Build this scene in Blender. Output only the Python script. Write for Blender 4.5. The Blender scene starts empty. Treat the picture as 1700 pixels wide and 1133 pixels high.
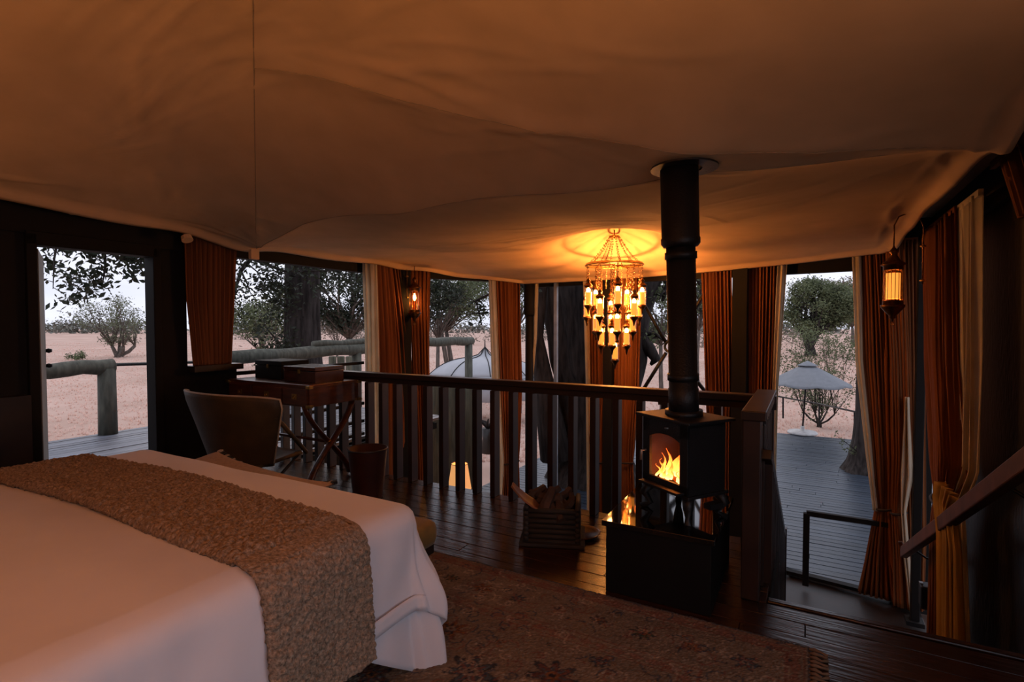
import bpy, math, random
import numpy as np
from mathutils import Vector, Matrix, noise
R = math.radians
PI = math.pi
# ---------------------------------------------------------------- camera, sky, exposure
F = 880.0; H = 1.55; PITCH = math.atan(26.5/F)
scn = bpy.context.scene
col = scn.collection
cd = bpy.data.cameras.new('camera'); cam = bpy.data.objects.new('camera', cd); col.objects.link(cam)
cd.sensor_width = 36; cd.lens = F/1700*36; cd.clip_end = 2000; cd.clip_start = .02
cam.location = (0, 0, H); cam.rotation_euler = (R(90)-PITCH, 0, 0)
scn.camera = cam
w = bpy.data.worlds.new('sky'); scn.world = w; w.use_nodes = True
nt = w.node_tree; nt.nodes.clear()
o_ = nt.nodes.new('ShaderNodeOutputWorld'); bg = nt.nodes.new('ShaderNodeBackground')
tc = nt.nodes.new('ShaderNodeTexCoord'); mp = nt.nodes.new('ShaderNodeMapping'); mp.inputs['Scale'].default_value = (1, 1, 4)
ns = nt.nodes.new('ShaderNodeTexNoise'); ns.inputs['Scale'].default_value = 2.2; ns.inputs['Detail'].default_value = 6
cr = nt.nodes.new('ShaderNodeValToRGB')
cr.color_ramp.elements[0].position = .35; cr.color_ramp.elements[0].color = (.42, .44, .53, 1)
cr.color_ramp.elements[1].position = .72; cr.color_ramp.elements[1].color = (.66, .66, .74, 1)
nt.links.new(tc.outputs['Generated'], mp.inputs['Vector']); nt.links.new(mp.outputs['Vector'], ns.inputs['Vector'])
nt.links.new(ns.outputs['Fac'], cr.inputs['Fac']); nt.links.new(cr.outputs['Color'], bg.inputs['Color'])
nt.links.new(bg.outputs['Background'], o_.inputs['Surface'])
bg.inputs['Strength'].default_value = 1.45
vs = scn.view_settings
vs.view_transform = 'Standard'; vs.look = 'None'; vs.gamma = 1; vs.use_curve_mapping = False
vs.exposure = 0.35
sd = bpy.data.lights.new('low_sun', 'SUN'); so = bpy.data.objects.new('low_sun', sd); col.objects.link(so)
sd.energy = .55; sd.angle = R(25); sd.color = (1, .84, .72); so.rotation_euler = (R(52), 0, R(200))

# ---------------------------------------------------------------- coordinates
RZ = R(-29); cu, su = math.cos(RZ), math.sin(RZ)
def W(u, v, z=0): return Vector((u*cu - v*su, u*su + v*cu, z))
def UV(p): return (p[0]*cu + p[1]*su, -p[0]*su + p[1]*cu)
def ray(x, y):
    a = (x-850)/F; b = -(y-566.5)/F
    c, s = math.cos(PITCH), math.sin(PITCH)
    d = Vector((a, c + b*s, -s + b*c)); return d/d.y
def at(x, y, Y): return Vector((0, 0, H)) + ray(x, y)*Y
def hz(x, y, z): r = ray(x, y); return at(x, y, (z-H)/r.z)
def hv(x, y, v):
    r = ray(x, y); q = UV(r); return at(x, y, v/q[1])
def hu(x, y, u):
    r = ray(x, y); q = UV(r); return at(x, y, u/q[0])
def hl(x, y, A, B):
    r = ray(x, y); dx, dy = B[0]-A[0], B[1]-A[1]
    t = (A[0]*dy - A[1]*dx)/(r.x*dy - r.y*dx); return at(x, y, t)

# ---------------------------------------------------------------- materials
def mat(name, c, rough=.6, metal=0, var=.25, scale=8, stretch=(1, 1, 1), bump=.2, bscale=None, spec=.5, c2=None, emit=None, es=0, trans=0, detail=6, rnd=0, coords='Object', sheen=0):
    m = bpy.data.materials.new(name); m.use_nodes = True; n = m.node_tree.nodes; l = m.node_tree.links
    b = n['Principled BSDF']; b.inputs['Roughness'].default_value = rough; b.inputs['Metallic'].default_value = metal
    b.inputs['Specular IOR Level'].default_value = spec
    t = n.new('ShaderNodeTexCoord'); mp = n.new('ShaderNodeMapping'); mp.inputs['Scale'].default_value = stretch
    l.new(t.outputs[coords], mp.inputs['Vector'])
    vec = mp.outputs['Vector']
    if rnd:
        oi = n.new('ShaderNodeObjectInfo'); ad = n.new('ShaderNodeVectorMath'); ad.operation = 'ADD'
        sc = n.new('ShaderNodeVectorMath'); sc.operation = 'SCALE'; sc.inputs['Scale'].default_value = 37.
        cb = n.new('ShaderNodeCombineXYZ')
        for k in range(3): l.new(oi.outputs['Random'], cb.inputs[k])
        l.new(cb.outputs[0], sc.inputs[0]); l.new(vec, ad.inputs[0]); l.new(sc.outputs[0], ad.inputs[1]); vec = ad.outputs[0]
    nz = n.new('ShaderNodeTexNoise'); nz.inputs['Scale'].default_value = scale; nz.inputs['Detail'].default_value = detail
    l.new(vec, nz.inputs['Vector'])
    r = n.new('ShaderNodeValToRGB'); r.color_ramp.elements[0].position = .3; r.color_ramp.elements[1].position = .7
    c2 = c2 or tuple(k*(1-var) for k in c)
    hi = tuple(min(1, k*(1+var*.6)) for k in c)
    r.color_ramp.elements[0].color = (*c2, 1); r.color_ramp.elements[1].color = (*hi, 1)
    l.new(nz.outputs['Fac'], r.inputs['Fac'])
    out = r.outputs['Color']
    if rnd:
        hs = n.new('ShaderNodeHueSaturation'); mr = n.new('ShaderNodeMapRange')
        mr.inputs['To Min'].default_value = 1-rnd; mr.inputs['To Max'].default_value = 1+rnd
        l.new(oi.outputs['Random'], mr.inputs['Value']); l.new(mr.outputs['Result'], hs.inputs['Value'])
        l.new(out, hs.inputs['Color']); out = hs.outputs['Color']
    l.new(out, b.inputs['Base Color'])
    if bump:
        bp = n.new('ShaderNodeBump'); bp.inputs['Strength'].default_value = bump; bp.inputs['Distance'].default_value = .01
        if bscale:
            nb = n.new('ShaderNodeTexNoise'); nb.inputs['Scale'].default_value = bscale; nb.inputs['Detail'].default_value = 4
            l.new(vec, nb.inputs['Vector']); l.new(nb.outputs['Fac'], bp.inputs['Height'])
        else: l.new(nz.outputs['Fac'], bp.inputs['Height'])
        l.new(bp.outputs['Normal'], b.inputs['Normal'])
    if emit: b.inputs['Emission Color'].default_value = (*emit, 1); b.inputs['Emission Strength'].default_value = es
    if sheen: b.inputs['Sheen Weight'].default_value = sheen
    if trans:
        tr = n.new('ShaderNodeBsdfTranslucent'); mx = n.new('ShaderNodeMixShader'); mx.inputs[0].default_value = trans
        l.new(out, tr.inputs['Color']); l.new(b.outputs[0], mx.inputs[1]); l.new(tr.outputs[0], mx.inputs[2])
        l.new(mx.outputs[0], n['Material Output'].inputs['Surface'])
    return m
M = {}
M['canvas'] = mat('tent canvas', (.64, .43, .25), .85, var=.10, scale=3, bump=.12, bscale=9, spec=.15)
M['canvas_seam'] = mat('canvas seam', (.40, .29, .18), .9, var=.1, bump=.1, spec=.1)
M['sky_blocker'] = mat('outer fly', (.25, .22, .18), .9, var=.1)
M['dark_wood'] = mat('dark stained wood', (.018, .011, .008), .42, var=.45, scale=6, stretch=(1, 1, 1), bump=.25, rnd=.25)
M['black_paint'] = mat('black painted timber', (.0045, .004, .004), .75, var=.3, bump=.15, spec=.25)
M['floor_wood'] = mat('mahogany floorboard', (.026, .010, .006), .24, var=.5, scale=5, stretch=(1, 9, 9), bump=.35, rnd=.35, spec=.5)
M['floor_base'] = mat('floor underside', (.012, .006, .004), .5)
M['lower_floor'] = mat('lower dark boards', (.030, .028, .030), .35, var=.4, scale=5, stretch=(1, 9, 9), bump=.3, rnd=.25)
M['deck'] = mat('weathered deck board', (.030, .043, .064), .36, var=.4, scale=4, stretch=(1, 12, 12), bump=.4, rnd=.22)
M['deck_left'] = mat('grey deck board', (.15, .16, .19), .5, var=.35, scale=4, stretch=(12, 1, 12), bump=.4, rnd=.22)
M['mahogany'] = mat('polished mahogany', (.085, .026, .010), .28, var=.5, scale=4, stretch=(1, 1, 8), bump=.1)
M['mahogany_dark'] = mat('dark mahogany', (.045, .014, .007), .25, var=.4, scale=4, bump=.1)
M['handrail_wood'] = mat('matt brown handrail timber', (.10, .042, .026), .6, var=.4, scale=6, bump=.2, spec=.2)
M['rail_wood'] = mat('brown stained rail timber', (.024, .010, .006), .38, var=.4, scale=5, stretch=(1, 1, 1), bump=.25, rnd=.2)
M['brass'] = mat('aged brass', (.55, .33, .10), .32, 1, var=.4, scale=30, bump=.1)
M['bronze'] = mat('dark bronze', (.16, .075, .03), .38, 1, var=.5, scale=30, bump=.2)
M['leather'] = mat('olive brown leather', (.060, .034, .010), .6, var=.45, scale=5, bump=.3, bscale=80)
M['piping'] = mat('pale leather piping', (.36, .28, .19), .6)
M['iron'] = mat('black iron', (.010, .010, .011), .45, .3, var=.3, bump=.2, bscale=60)
M['stove'] = mat('cast iron stove', (.008, .008, .009), .5, .2, var=.3, bump=.25, bscale=90)
M['granite'] = mat('polished black hearth slab', (.004, .004, .005), .04, var=.3, bump=0, spec=.8)
M['hearth'] = mat('matt black hearth', (.004, .0035, .0035), .6, var=.3, bump=.1, spec=.2)
M['linen'] = mat('white bed linen', (.60, .60, .65), .85, var=.05, scale=3, bump=.12, bscale=14, spec=.2, sheen=.1)
M['knit'] = mat('chunky beige knit', (.30, .225, .165), .95, var=.55, scale=90, bump=.9, bscale=160, spec=.1)
M['bedbase'] = mat('charcoal bed base', (.02, .022, .024), .8)
M['velvet'] = mat('ochre velvet', (.15, .085, .012), .75, var=.3, scale=12, bump=.1, sheen=.1)
M['pillow'] = mat('tan linen cushion', (.36, .26, .18), .9, var=.15, scale=40, bump=.2)
M['trim_black'] = mat('black yarn', (.01, .01, .01), .9); M['trim_white'] = mat('cream yarn', (.35, .30, .25), .9)
M['bin'] = mat('oxblood leather', (.040, .010, .006), .5, var=.3)
M['rust'] = mat('rust linen curtain', (.24, .082, .028), .8, var=.22, scale=5, stretch=(1, 1, .2), bump=.25, bscale=40, trans=.32, spec=.2)
M['gold'] = mat('ochre silk curtain', (.50, .30, .06), .6, var=.2, scale=5, stretch=(1, 1, .2), bump=.2, bscale=40, trans=.4, spec=.3)
M['sheer'] = mat('cream sheer curtain', (.70, .62, .50), .8, var=.1, scale=5, bump=.1, trans=.6, spec=.1)
M['band'] = mat('dark tie band', (.02, .01, .008), .7)
M['ground'] = mat('dry grass ground', (.50, .355, .30), .95, c2=(.43, .295, .24), scale=.22, bump=.8, bscale=2.5, spec=.05, detail=12)
M['bark'] = mat('dark fissured bark', (.045, .038, .036), .9, var=.6, scale=5, stretch=(3, 3, .5), bump=1., spec=.1)
M['bark_pale'] = mat('grey bark', (.13, .105, .09), .9, var=.5, scale=6, stretch=(2, 2, .5), bump=.6, spec=.1)
M['leaf_dark'] = mat('dark green leaf', (.022, .030, .014), .6, var=.6, scale=1.5, bump=0, trans=.25)
M['leaf_mid'] = mat('olive green leaf', (.13, .155, .075), .7, var=.6, scale=1., bump=0, trans=.3)
M['leaf_grey'] = mat('grey green leaf', (.15, .17, .10), .7, var=.6, scale=1., bump=0, trans=.3)
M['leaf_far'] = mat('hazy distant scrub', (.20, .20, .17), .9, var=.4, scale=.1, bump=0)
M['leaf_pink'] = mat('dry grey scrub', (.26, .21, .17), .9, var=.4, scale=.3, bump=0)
M['log'] = mat('weathered log', (.085, .088, .068), .8, var=.5, scale=4, stretch=(4, 4, 1), bump=.6)
M['leaf_wood'] = mat('pale lit door edge', (.16, .13, .10), .6, bump=.2)  # daylight on the leaf edge is put into this pale colour
M['gum'] = mat('gum pole', (.14, .13, .085), .8, var=.5, scale=4, stretch=(5, 5, .6), bump=.5, rnd=.2)
M['parasol'] = mat('blue grey parasol cloth', (.24, .26, .29), .8, var=.1, bump=.1, trans=.2)
M['tent_grey'] = mat('pale grey canvas', (.42, .43, .46), .8, var=.12, scale=1.5, bump=.1)
M['white_metal'] = mat('white painted base', (.6, .6, .6), .5)
M['gauze'] = mat('dark gauze wall', (.010, .011, .013), .33, var=.5, scale=3, stretch=(1, 1, .4), bump=.5, bscale=30)
M['firewood'] = mat('split firewood', (.05, .026, .016), .85, var=.5, scale=9, bump=.5, rnd=.3)
M['barkpiece'] = mat('orange brown bark', (.20, .075, .03), .6, var=.4, scale=6, bump=.3)
M['basket'] = mat('charred crate wood', (.022, .015, .011), .8, var=.5, scale=8, bump=.6)
M['silver'] = mat('grey metal strip', (.25, .26, .28), .4, .8)
def emis(name, c, s):
    m = bpy.data.materials.new(name); m.use_nodes = True; b = m.node_tree.nodes['Principled BSDF']
    b.inputs['Base Color'].default_value = (*[k*.5 for k in c], 1); b.inputs['Roughness'].default_value = .3
    b.inputs['Emission Color'].default_value = (*c, 1); b.inputs['Emission Strength'].default_value = s; return m
M['bulb'] = emis('glowing bulb', (1, .62, .25), 26)
M['tube'] = emis('lit amber tube', (1, .42, .085), 1.0)
M['tube2'] = emis('lit frosted sleeve', (1, .44, .10), .95)
M['shade'] = emis('lit lamp shade', (1, .46, .16), .55)
def glass(name, c, fac=.25):
    m = bpy.data.materials.new(name); m.use_nodes = True; n = m.node_tree.nodes; l = m.node_tree.links
    n.clear(); o = n.new('ShaderNodeOutputMaterial'); t = n.new('ShaderNodeBsdfTransparent'); g = n.new('ShaderNodeBsdfGlossy')
    t.inputs[0].default_value = (*c, 1); g.inputs['Roughness'].default_value = .08; g.inputs['Color'].default_value = (1, .9, .8, 1)
    f = n.new('ShaderNodeLayerWeight'); f.inputs[0].default_value = fac; x = n.new('ShaderNodeMixShader')
    l.new(f.outputs['Facing'], x.inputs[0]); l.new(t.outputs[0], x.inputs[1]); l.new(g.outputs[0], x.inputs[2]); l.new(x.outputs[0], o.inputs[0]); return m
M['glass'] = glass('amber glass', (1, .78, .5)); M['clear'] = glass('stove glass', (1, .9, .8), .03)

# ---------------------------------------------------------------- mesh helpers
class MB:
    def __init__(s): s.v = []; s.f = []
    def add(s, vs, fs):
        k = len(s.v); s.v += [tuple(p) for p in vs]; s.f += [tuple(i+k for i in q) for q in fs]; return s
    def box(s, c, d, rz=0, rx=0, ry=0):
        m = Matrix.Translation(Vector(c)) @ Matrix.Rotation(rz, 4, 'Z') @ Matrix.Rotation(ry, 4, 'Y') @ Matrix.Rotation(rx, 4, 'X')
        vs = [m @ Vector((x*d[0]/2, y*d[1]/2, z*d[2]/2)) for x in (-1, 1) for y in (-1, 1) for z in (-1, 1)]
        return s.add(vs, [(0, 1, 3, 2), (4, 6, 7, 5), (0, 4, 5, 1), (2, 3, 7, 6), (0, 2, 6, 4), (1, 5, 7, 3)])
    def bar(s, a, b, wd, ht):
        a, b = Vector(a), Vector(b); d = (b-a); L = d.length; d.normalize()
        side = d.cross(Vector((0, 0, 1)))
        if side.length < 1e-4: side = Vector((1, 0, 0))
        side.normalize(); up = side.cross(d)
        vs = [p + side*i*wd/2 + up*j*ht/2 for p in (a, b) for i, j in ((-1, -1), (1, -1), (1, 1), (-1, 1))]
        return s.add(vs, [(3, 2, 1, 0), (4, 5, 6, 7), (0, 1, 5, 4), (1, 2, 6, 5), (2, 3, 7, 6), (3, 0, 4, 7)])
    def tube(s, pts, r, n=8, cap=True, flat=1):
        pts = [Vector(p) for p in pts]; N = len(pts)
        if not hasattr(r, '__len__'): r = [r]*N
        vs = []; prev = None
        for i, p in enumerate(pts):
            d = (pts[min(i+1, N-1)] - pts[max(i-1, 0)])
            if d.length < 1e-9: d = Vector((0, 0, 1))
            d.normalize()
            if prev is None:
                x = d.cross(Vector((0, 0, 1)))
                if x.length < .05: x = d.cross(Vector((0, 1, 0)))
            else: x = prev - d*prev.dot(d)
            if x.length < 1e-6: x = d.orthogonal()
            x.normalize(); prev = x; y = d.cross(x)
            for k in range(n):
                a = 2*PI*k/n; vs.append(p + x*math.cos(a)*r[i] + y*math.sin(a)*r[i]*flat)
        fs = [(i*n+k, i*n+(k+1) % n, (i+1)*n+(k+1) % n, (i+1)*n+k) for i in range(N-1) for k in range(n)]
        if cap: fs += [tuple(range(n-1, -1, -1)), tuple((N-1)*n+k for k in range(n))]
        return s.add(vs, fs)
    def lathe(s, prof, c=(0, 0, 0), n=20, cap=True):
        vs = [(c[0]+r*math.cos(2*PI*k/n), c[1]+r*math.sin(2*PI*k/n), c[2]+z) for r, z in prof for k in range(n)]
        N = len(prof)
        fs = [(i*n+k, i*n+(k+1) % n, (i+1)*n+(k+1) % n, (i+1)*n+k) for i in range(N-1) for k in range(n)]
        if cap: fs += [tuple(range(n-1, -1, -1)), tuple((N-1)*n+k for k in range(n))]
        return s.add(vs, fs)
    def grid(s, fn, a, b, wrap=False):
        vs = [fn(i/a, j/b) for i in range(a+1) for j in range(b+1)]
        fs = [(i*(b+1)+j, (i+1)*(b+1)+j, (i+1)*(b+1)+j+1, i*(b+1)+j+1) for i in range(a) for j in range(b)]
        return s.add(vs, fs)
    def ring(s, c, r, t, n=28, m=6, tilt=None):
        pts = [Vector((r*math.cos(2*PI*k/n), r*math.sin(2*PI*k/n), 0)) for k in range(n)]
        if tilt: pts = [tilt @ p for p in pts]
        vs = []
        for k, p in enumerate(pts):
            d = p.normalized(); up = Vector((0, 0, 1)) if not tilt else tilt @ Vector((0, 0, 1))
            for j in range(m):
                a = 2*PI*j/m; vs.append(Vector(c) + p + d*math.cos(a)*t + up*math.sin(a)*t)
        return s.add(vs, [(k*m+j, ((k+1) % n)*m+j, ((k+1) % n)*m+(j+1) % m, k*m+(j+1) % m) for k in range(n) for j in range(m)])
    def build(s, name, m, parent=None, smooth=False, bevel=0, loc=None, rz=0, solid=0):
        me = bpy.data.meshes.new(name); me.from_pydata(s.v, [], s.f)
        if smooth: me.shade_smooth()
        me.materials.append(M[m] if isinstance(m, str) else m); me.update()
        o = bpy.data.objects.new(name, me); col.objects.link(o)
        if parent: o.parent = parent
        if loc is not None: o.location = loc
        if rz: o.rotation_euler.z = rz
        if bevel:
            b = o.modifiers.new('bevel', 'BEVEL'); b.width = bevel; b.segments = 2; b.limit_method = 'ANGLE'
        if solid:
            b = o.modifiers.new('thickness', 'SOLIDIFY'); b.thickness = solid; b.offset = 0
        return o
def tag(o, label=None, cat=None, group=None, kind=None):
    if label: o['label'] = label
    if cat: o['category'] = cat
    if group: o['group'] = group
    if kind: o['kind'] = kind
    return o
def thing(name, label, cat, loc=(0, 0, 0), rz=0, group=None):
    o = bpy.data.objects.new(name, None); col.objects.link(o); o.location = loc; o.rotation_euler.z = rz
    o.empty_display_size = .1
    return tag(o, label, cat, group)
def struct(o): o['kind'] = 'structure'; return o
def dup(o, parent=None):
    c = o.copy(); col.objects.link(c)
    if parent: c.parent = parent
    for ch in [x for x in kids.get(o.name, [])]: dup(ch, c)
    return c
kids = {}
def regk(root):
    for o in list(col.objects):
        if o.parent: kids.setdefault(o.parent.name, [])
    kids.clear()
    for o in col.objects:
        if o.parent: kids.setdefault(o.parent.name, []).append(o)

rnd = random.Random(7)
# ---------------------------------------------------------------- plan of the tent
UL = -5.45; UR = 1.18; VR = 4.15; VS = 3.29; LOW = -1.65; UN = -.17
P1 = W(UL, 6.34); P2 = Vector((.29, 9.3, 0)); P5 = W(UR, 7.5)
A_L = W(UL, -3.5)
# upper floor
fl = struct(MB().box(((UL+UN)/2, (VR-3.5)/2, -.09), (UN-UL, VR+3.5, .10)).box(((UN+UR)/2, (VS-3.5)/2, -.09), (UR-UN, VS+3.5, .10)).build('floor', 'floor_base', rz=RZ))
PW = .132
v = -3.5 + PW/2
rows = 0
while v < VR + .02:
    u_end = UR if v < VS-.03 else UN
    if v < 0.2:
        MB().box(((UL+u_end)/2, v, -.02), (u_end-UL-.002, PW-.004, .04)).build('floorboard', 'floor_wood', fl)
    else:
        cuts = [UL]; x = UL + rnd.uniform(.8, 2.2)
        while x < u_end-.6: cuts.append(x); x += rnd.uniform(1.5, 2.6)
        cuts.append(u_end)
        for a, b in zip(cuts, cuts[1:]):
            MB().box(((a+b)/2, v, -.02-rnd.uniform(0, .0015)), (b-a-.003, PW-.005, .04)).build('floorboard', 'floor_wood', fl, bevel=.002)
    v += PW
# platform fascia and step nosing
struct(MB().box(((UL+UN)/2, VR+.05, -.85), (UN-UL, .06, 1.6)).box((UN+.0, (VR+VS)/2, -.85), (.05, VR-VS, 1.6)).build('trim_1', 'black_paint', rz=RZ))
nos = struct(MB().box(((UN+UR)/2, VS+.0, -.03), (UR-UN, .05, .06)).build('trim_2', 'floor_wood', rz=RZ, bevel=.008))
# stairs
st = struct(MB().box((UN-.01, 4.8, -1.0), (.04, .04, 1.2)).build('stairs', 'lower_floor', rz=RZ))
for k in range(9):
    z = -(k+1)*.165; v0 = VS + k*.33
    MB().box(((UN+UR)/2, v0+.18, z-.02), (UR-UN-.03, .36, .04)).build('tread', 'lower_floor', st, bevel=.006)
    MB().box(((UN+UR)/2, v0+.345, z-.10), (UR-UN-.04, .02, .14)).build('riser', 'lower_floor', st)
# lower floor
lf = struct(MB().add([W(-5.6, VR+.1, LOW-.06), P1+Vector((0, 0, LOW-.06)), P2+Vector((0, 0, LOW-.06)), P5+Vector((0, 0, LOW-.06)), W(UR, VR+.1, LOW-.06)], [(0, 4, 3, 2, 1)]).build('floor_lower', 'floor_base'))
def front_v(u):
    a = UV(P1); b = UV(P2); c = UV(P5)
    if u < b[0]: return a[1] + (b[1]-a[1])*(u-a[0])/(b[0]-a[0])
    return b[1] + (c[1]-b[1])*(u-b[0])/(c[0]-b[0])
v = VR + .2
while v < 8.2:
    us = [u/20 for u in range(int(UL*20), int(UR*20)) if front_v(u/20) > v+.05]
    if us: MB().box(((us[0]+us[-1]+.05)/2, v, LOW-.02), (us[-1]-us[0]+.05, .135, .04)).build('floorboard', 'lower_floor', lf)
    v += .14
# lower deck outside
dk = struct(MB().box((1.5, 13, LOW-.16), (14, 9, .1)).build('floor_deck', 'black_paint', rz=RZ))
v = 7.6
while v < 17.6:
    # outline of the deck: rounded end
    uu = 5.2 + 1.2*math.sqrt(max(0, 1-((v-11)/7.5)**2)); ul = -5.6 if v < 13 else -5.6 + (v-13)*1.0
    u0 = ul
    if v < 8.45:
        us = [u/20 for u in range(int(-5.4*20), int(2*20)) if front_v(u/20) < v-.06]
        u0 = min(us) if us else UR
        if v < 8.3: u0 = max(u0, -5.3)
        us2 = [u for u in us if u > -4.3]; u0 = min(us2) if us2 else UR+.1
    cuts = [u0]; x = u0 + rnd.uniform(1, 3)
    while x < uu-.8: cuts.append(x); x += rnd.uniform(2.2, 3.6)
    cuts.append(uu)
    for a, b in zip(cuts, cuts[1:]):
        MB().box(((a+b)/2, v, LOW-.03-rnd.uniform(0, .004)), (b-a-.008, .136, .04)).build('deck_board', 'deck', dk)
    v += .152
# deck beyond the door at bedroom level
du = struct(MB().box((-7.15, 2.9, -.2), (3.1, 9, .1)).build('floor_terrace', 'black_paint', rz=RZ))
u = UL-.1
while u > -8.95:
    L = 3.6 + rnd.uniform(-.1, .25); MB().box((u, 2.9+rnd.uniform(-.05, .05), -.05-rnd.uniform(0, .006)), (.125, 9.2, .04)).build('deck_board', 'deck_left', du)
    u -= .14

# ---------------------------------------------------------------- ceiling canvas (thin plate surface through measured points)
ctrl = [(-5.25, -3.5, 2.62), (-5.25, 0, 2.58), (-5.25, 2, 2.52), (-5.25, 4, 2.455), (-5.25, 6.2, 2.44),
        (-4.2, 8.0, 2.30), (-3, 7.85, 2.29), (-1.5, 7.65, 2.31), (0, 7.5, 2.38), (.86, 7.35, 2.44),
        (.86, 5.5, 2.55), (.86, 3.5, 2.58), (.86, 2, 2.58), (.86, 0, 2.60), (.86, -3.5, 2.6),
        (-4.6, 3.47, 2.54), (-3, 3.45, 2.56), (-1.5, 3.42, 2.55), (-.63, 3.35, 2.53), (0.1, 3.42, 2.55),
        (-3.1, 2.2, 3.22), (-2.6, 1.0, 3.25), (-1, 1.5, 3.05), (-1.39, 2.88, 2.78), (-.77, 3.0, 2.64), (.04, 3.25, 2.57), (-2.63, 2.43, 3.15), (0, 2, 2.80), (0, 0, 2.95), (-4.3, 2, 2.85),
        (-4, 0, 2.95), (-2.5, -2, 3.1), (-2.2, 3.0, 2.80), (-3.9, 2.8, 2.87),
        (-3, 5.6, 2.46), (-1.85, 5.4, 2.55), (-.3, 5.6, 2.50), (-1.7, 4.6, 2.50), (-2.15, 6.5, 2.42), (-4.2, 5.6, 2.45)]
C = np.array(ctrl); n_ = len(C)
def tps(r2): return np.where(r2 > 1e-12, r2*np.log(np.maximum(r2, 1e-12)), 0)
D2 = (C[:, None, 0]-C[None, :, 0])**2 + (C[:, None, 1]-C[None, :, 1])**2
K = tps(D2) + np.eye(n_)*.003; Pm = np.c_[np.ones(n_), C[:, :2]]
Amat = np.zeros((n_+3, n_+3)); Amat[:n_, :n_] = K; Amat[:n_, n_:] = Pm; Amat[n_:, :n_] = Pm.T
sol = np.linalg.solve(Amat, np.r_[C[:, 2], 0, 0, 0])
def seg_dist(U, V, a, b):
    dx, dy = b[0]-a[0], b[1]-a[1]; t = np.clip(((U-a[0])*dx+(V-a[1])*dy)/(dx*dx+dy*dy), 0, 1)
    return np.hypot(U-a[0]-t*dx, V-a[1]-t*dy)
HIP = [(-5.1, 3.62), (-3.1, 2.2), (-1.55, 1.1)]
SWEEP = [(-3.1, 2.2), (-2.63, 2.43), (-2.0, 2.68), (-1.39, 2.885), (-.77, 3.0), (.035, 3.26), (.76, 3.44)]
CREASE = [(-5.1, 3.62), (-4.2, 3.47), (-3, 3.45), (-1.2, 3.42), (-.6, 3.34), (.1, 3.42), (.8, 3.46)]
HIP2 = [(.8, 3.5), (-.35, 4.9), (-1.15, 5.4)]
def canopy(U, V):
    U = np.asarray(U, float); V = np.asarray(V, float)
    z = sol[n_] + sol[n_+1]*U + sol[n_+2]*V
    for k in range(n_): z = z + sol[k]*tps((U-C[k, 0])**2+(V-C[k, 1])**2)
    d = np.minimum.reduce([seg_dist(U, V, a, b) for a, b in zip(CREASE, CREASE[1:])]); z = z - .075*np.exp(-d/.28)
    d = np.minimum.reduce([seg_dist(U, V, a, b) for a, b in zip(SWEEP, SWEEP[1:])]); z = z - .055*np.exp(-d/.16)
    d = np.minimum.reduce([seg_dist(U, V, a, b) for a, b in zip(HIP, HIP[1:])]); z = z - .035*np.exp(-d/.22)
    d = np.minimum.reduce([seg_dist(U, V, a, b) for a, b in zip(HIP2, HIP2[1:])]); z = z - .035*np.exp(-d/.2)
    d = np.hypot(U+3.1, V-2.2); z = z + .07*np.exp(-d/.25)
    # hump above the chandelier
    d = np.hypot(U+2.1, V-6.38); z = z + .40*np.exp(-(d/.62)**2)
    # pulled wrinkles
    d = np.hypot(U+.62, V-3.28); k_ = np.exp(-(d/.27)**2); z = z*(1-k_)+2.475*k_
    # pulled wrinkles: bundles of single irregular tension folds
    rr = random.Random(12)
    def folds(cx, cy, sx, sy, ang, n, amp, L=.45, spread=.25):
        nonlocal z
        for _ in range(n):
            x0, y0 = cx+rr.gauss(0, sx), cy+rr.gauss(0, sy); a_ = ang+rr.gauss(0, spread); c, s_ = math.cos(a_), math.sin(a_)
            l_ = L*rr.uniform(.5, 1.5); w_ = rr.uniform(.014, .032); k_ = rr.uniform(-.35, .35)
            a = (U-x0)*c+(V-y0)*s_; b = -(U-x0)*s_+(V-y0)*c + k_*a*a
            z = z - amp*.72*rr.uniform(.3, 1.2)*np.exp(-(a/l_)**2-(b/w_)**2)
    folds(-1.9, 2.55, .35, .22, R(15), 26, .013); folds(-3.5, 2.0, .45, .25, R(5), 22, .013); folds(-4.4, 2.2, .4, .5, R(-20), 22, .014)
    folds(-2.9, 5.2, .7, .35, R(12), 24, .012); folds(-4.75, 3.3, .2, .2, R(-40), 14, .012, .2, .6); folds(-1.6, 4.9, .4, .3, R(40), 16, .012, .3)
    folds(-2.4, 1.6, .5, .3, R(0), 18, .011); folds(-5.05, 3.0, .06, 1.2, R(88), 16, .016, .4, .1); folds(.70, 4.6, .06, 1.3, R(90), 16, .016, .4, .1)
    folds(-.3, 4.2, .5, .5, R(-35), 12, .008); folds(-.4, 3.3, .3, .12, R(10), 8, .010, .25)
    return z
def vend(u):  # front eave
    pts = [(-5.25, 6.2), (-4.9, 7.0), (-4.2, 8.0), (-3, 7.85), (-1.5, 7.65), (0, 7.5), (.86, 7.35)]
    return np.interp(u, [p[0] for p in pts], [p[1] for p in pts])
NU, NV = 230, 340
ug = np.linspace(-5.25, .86, NU); tg = np.linspace(0, 1, NV)
Ug = np.repeat(ug[:, None], NV, 1); Vg = -3.5 + (vend(ug)[:, None]+3.5)*tg[None, :]**.8
Zg = canopy(Ug, Vg)
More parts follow.
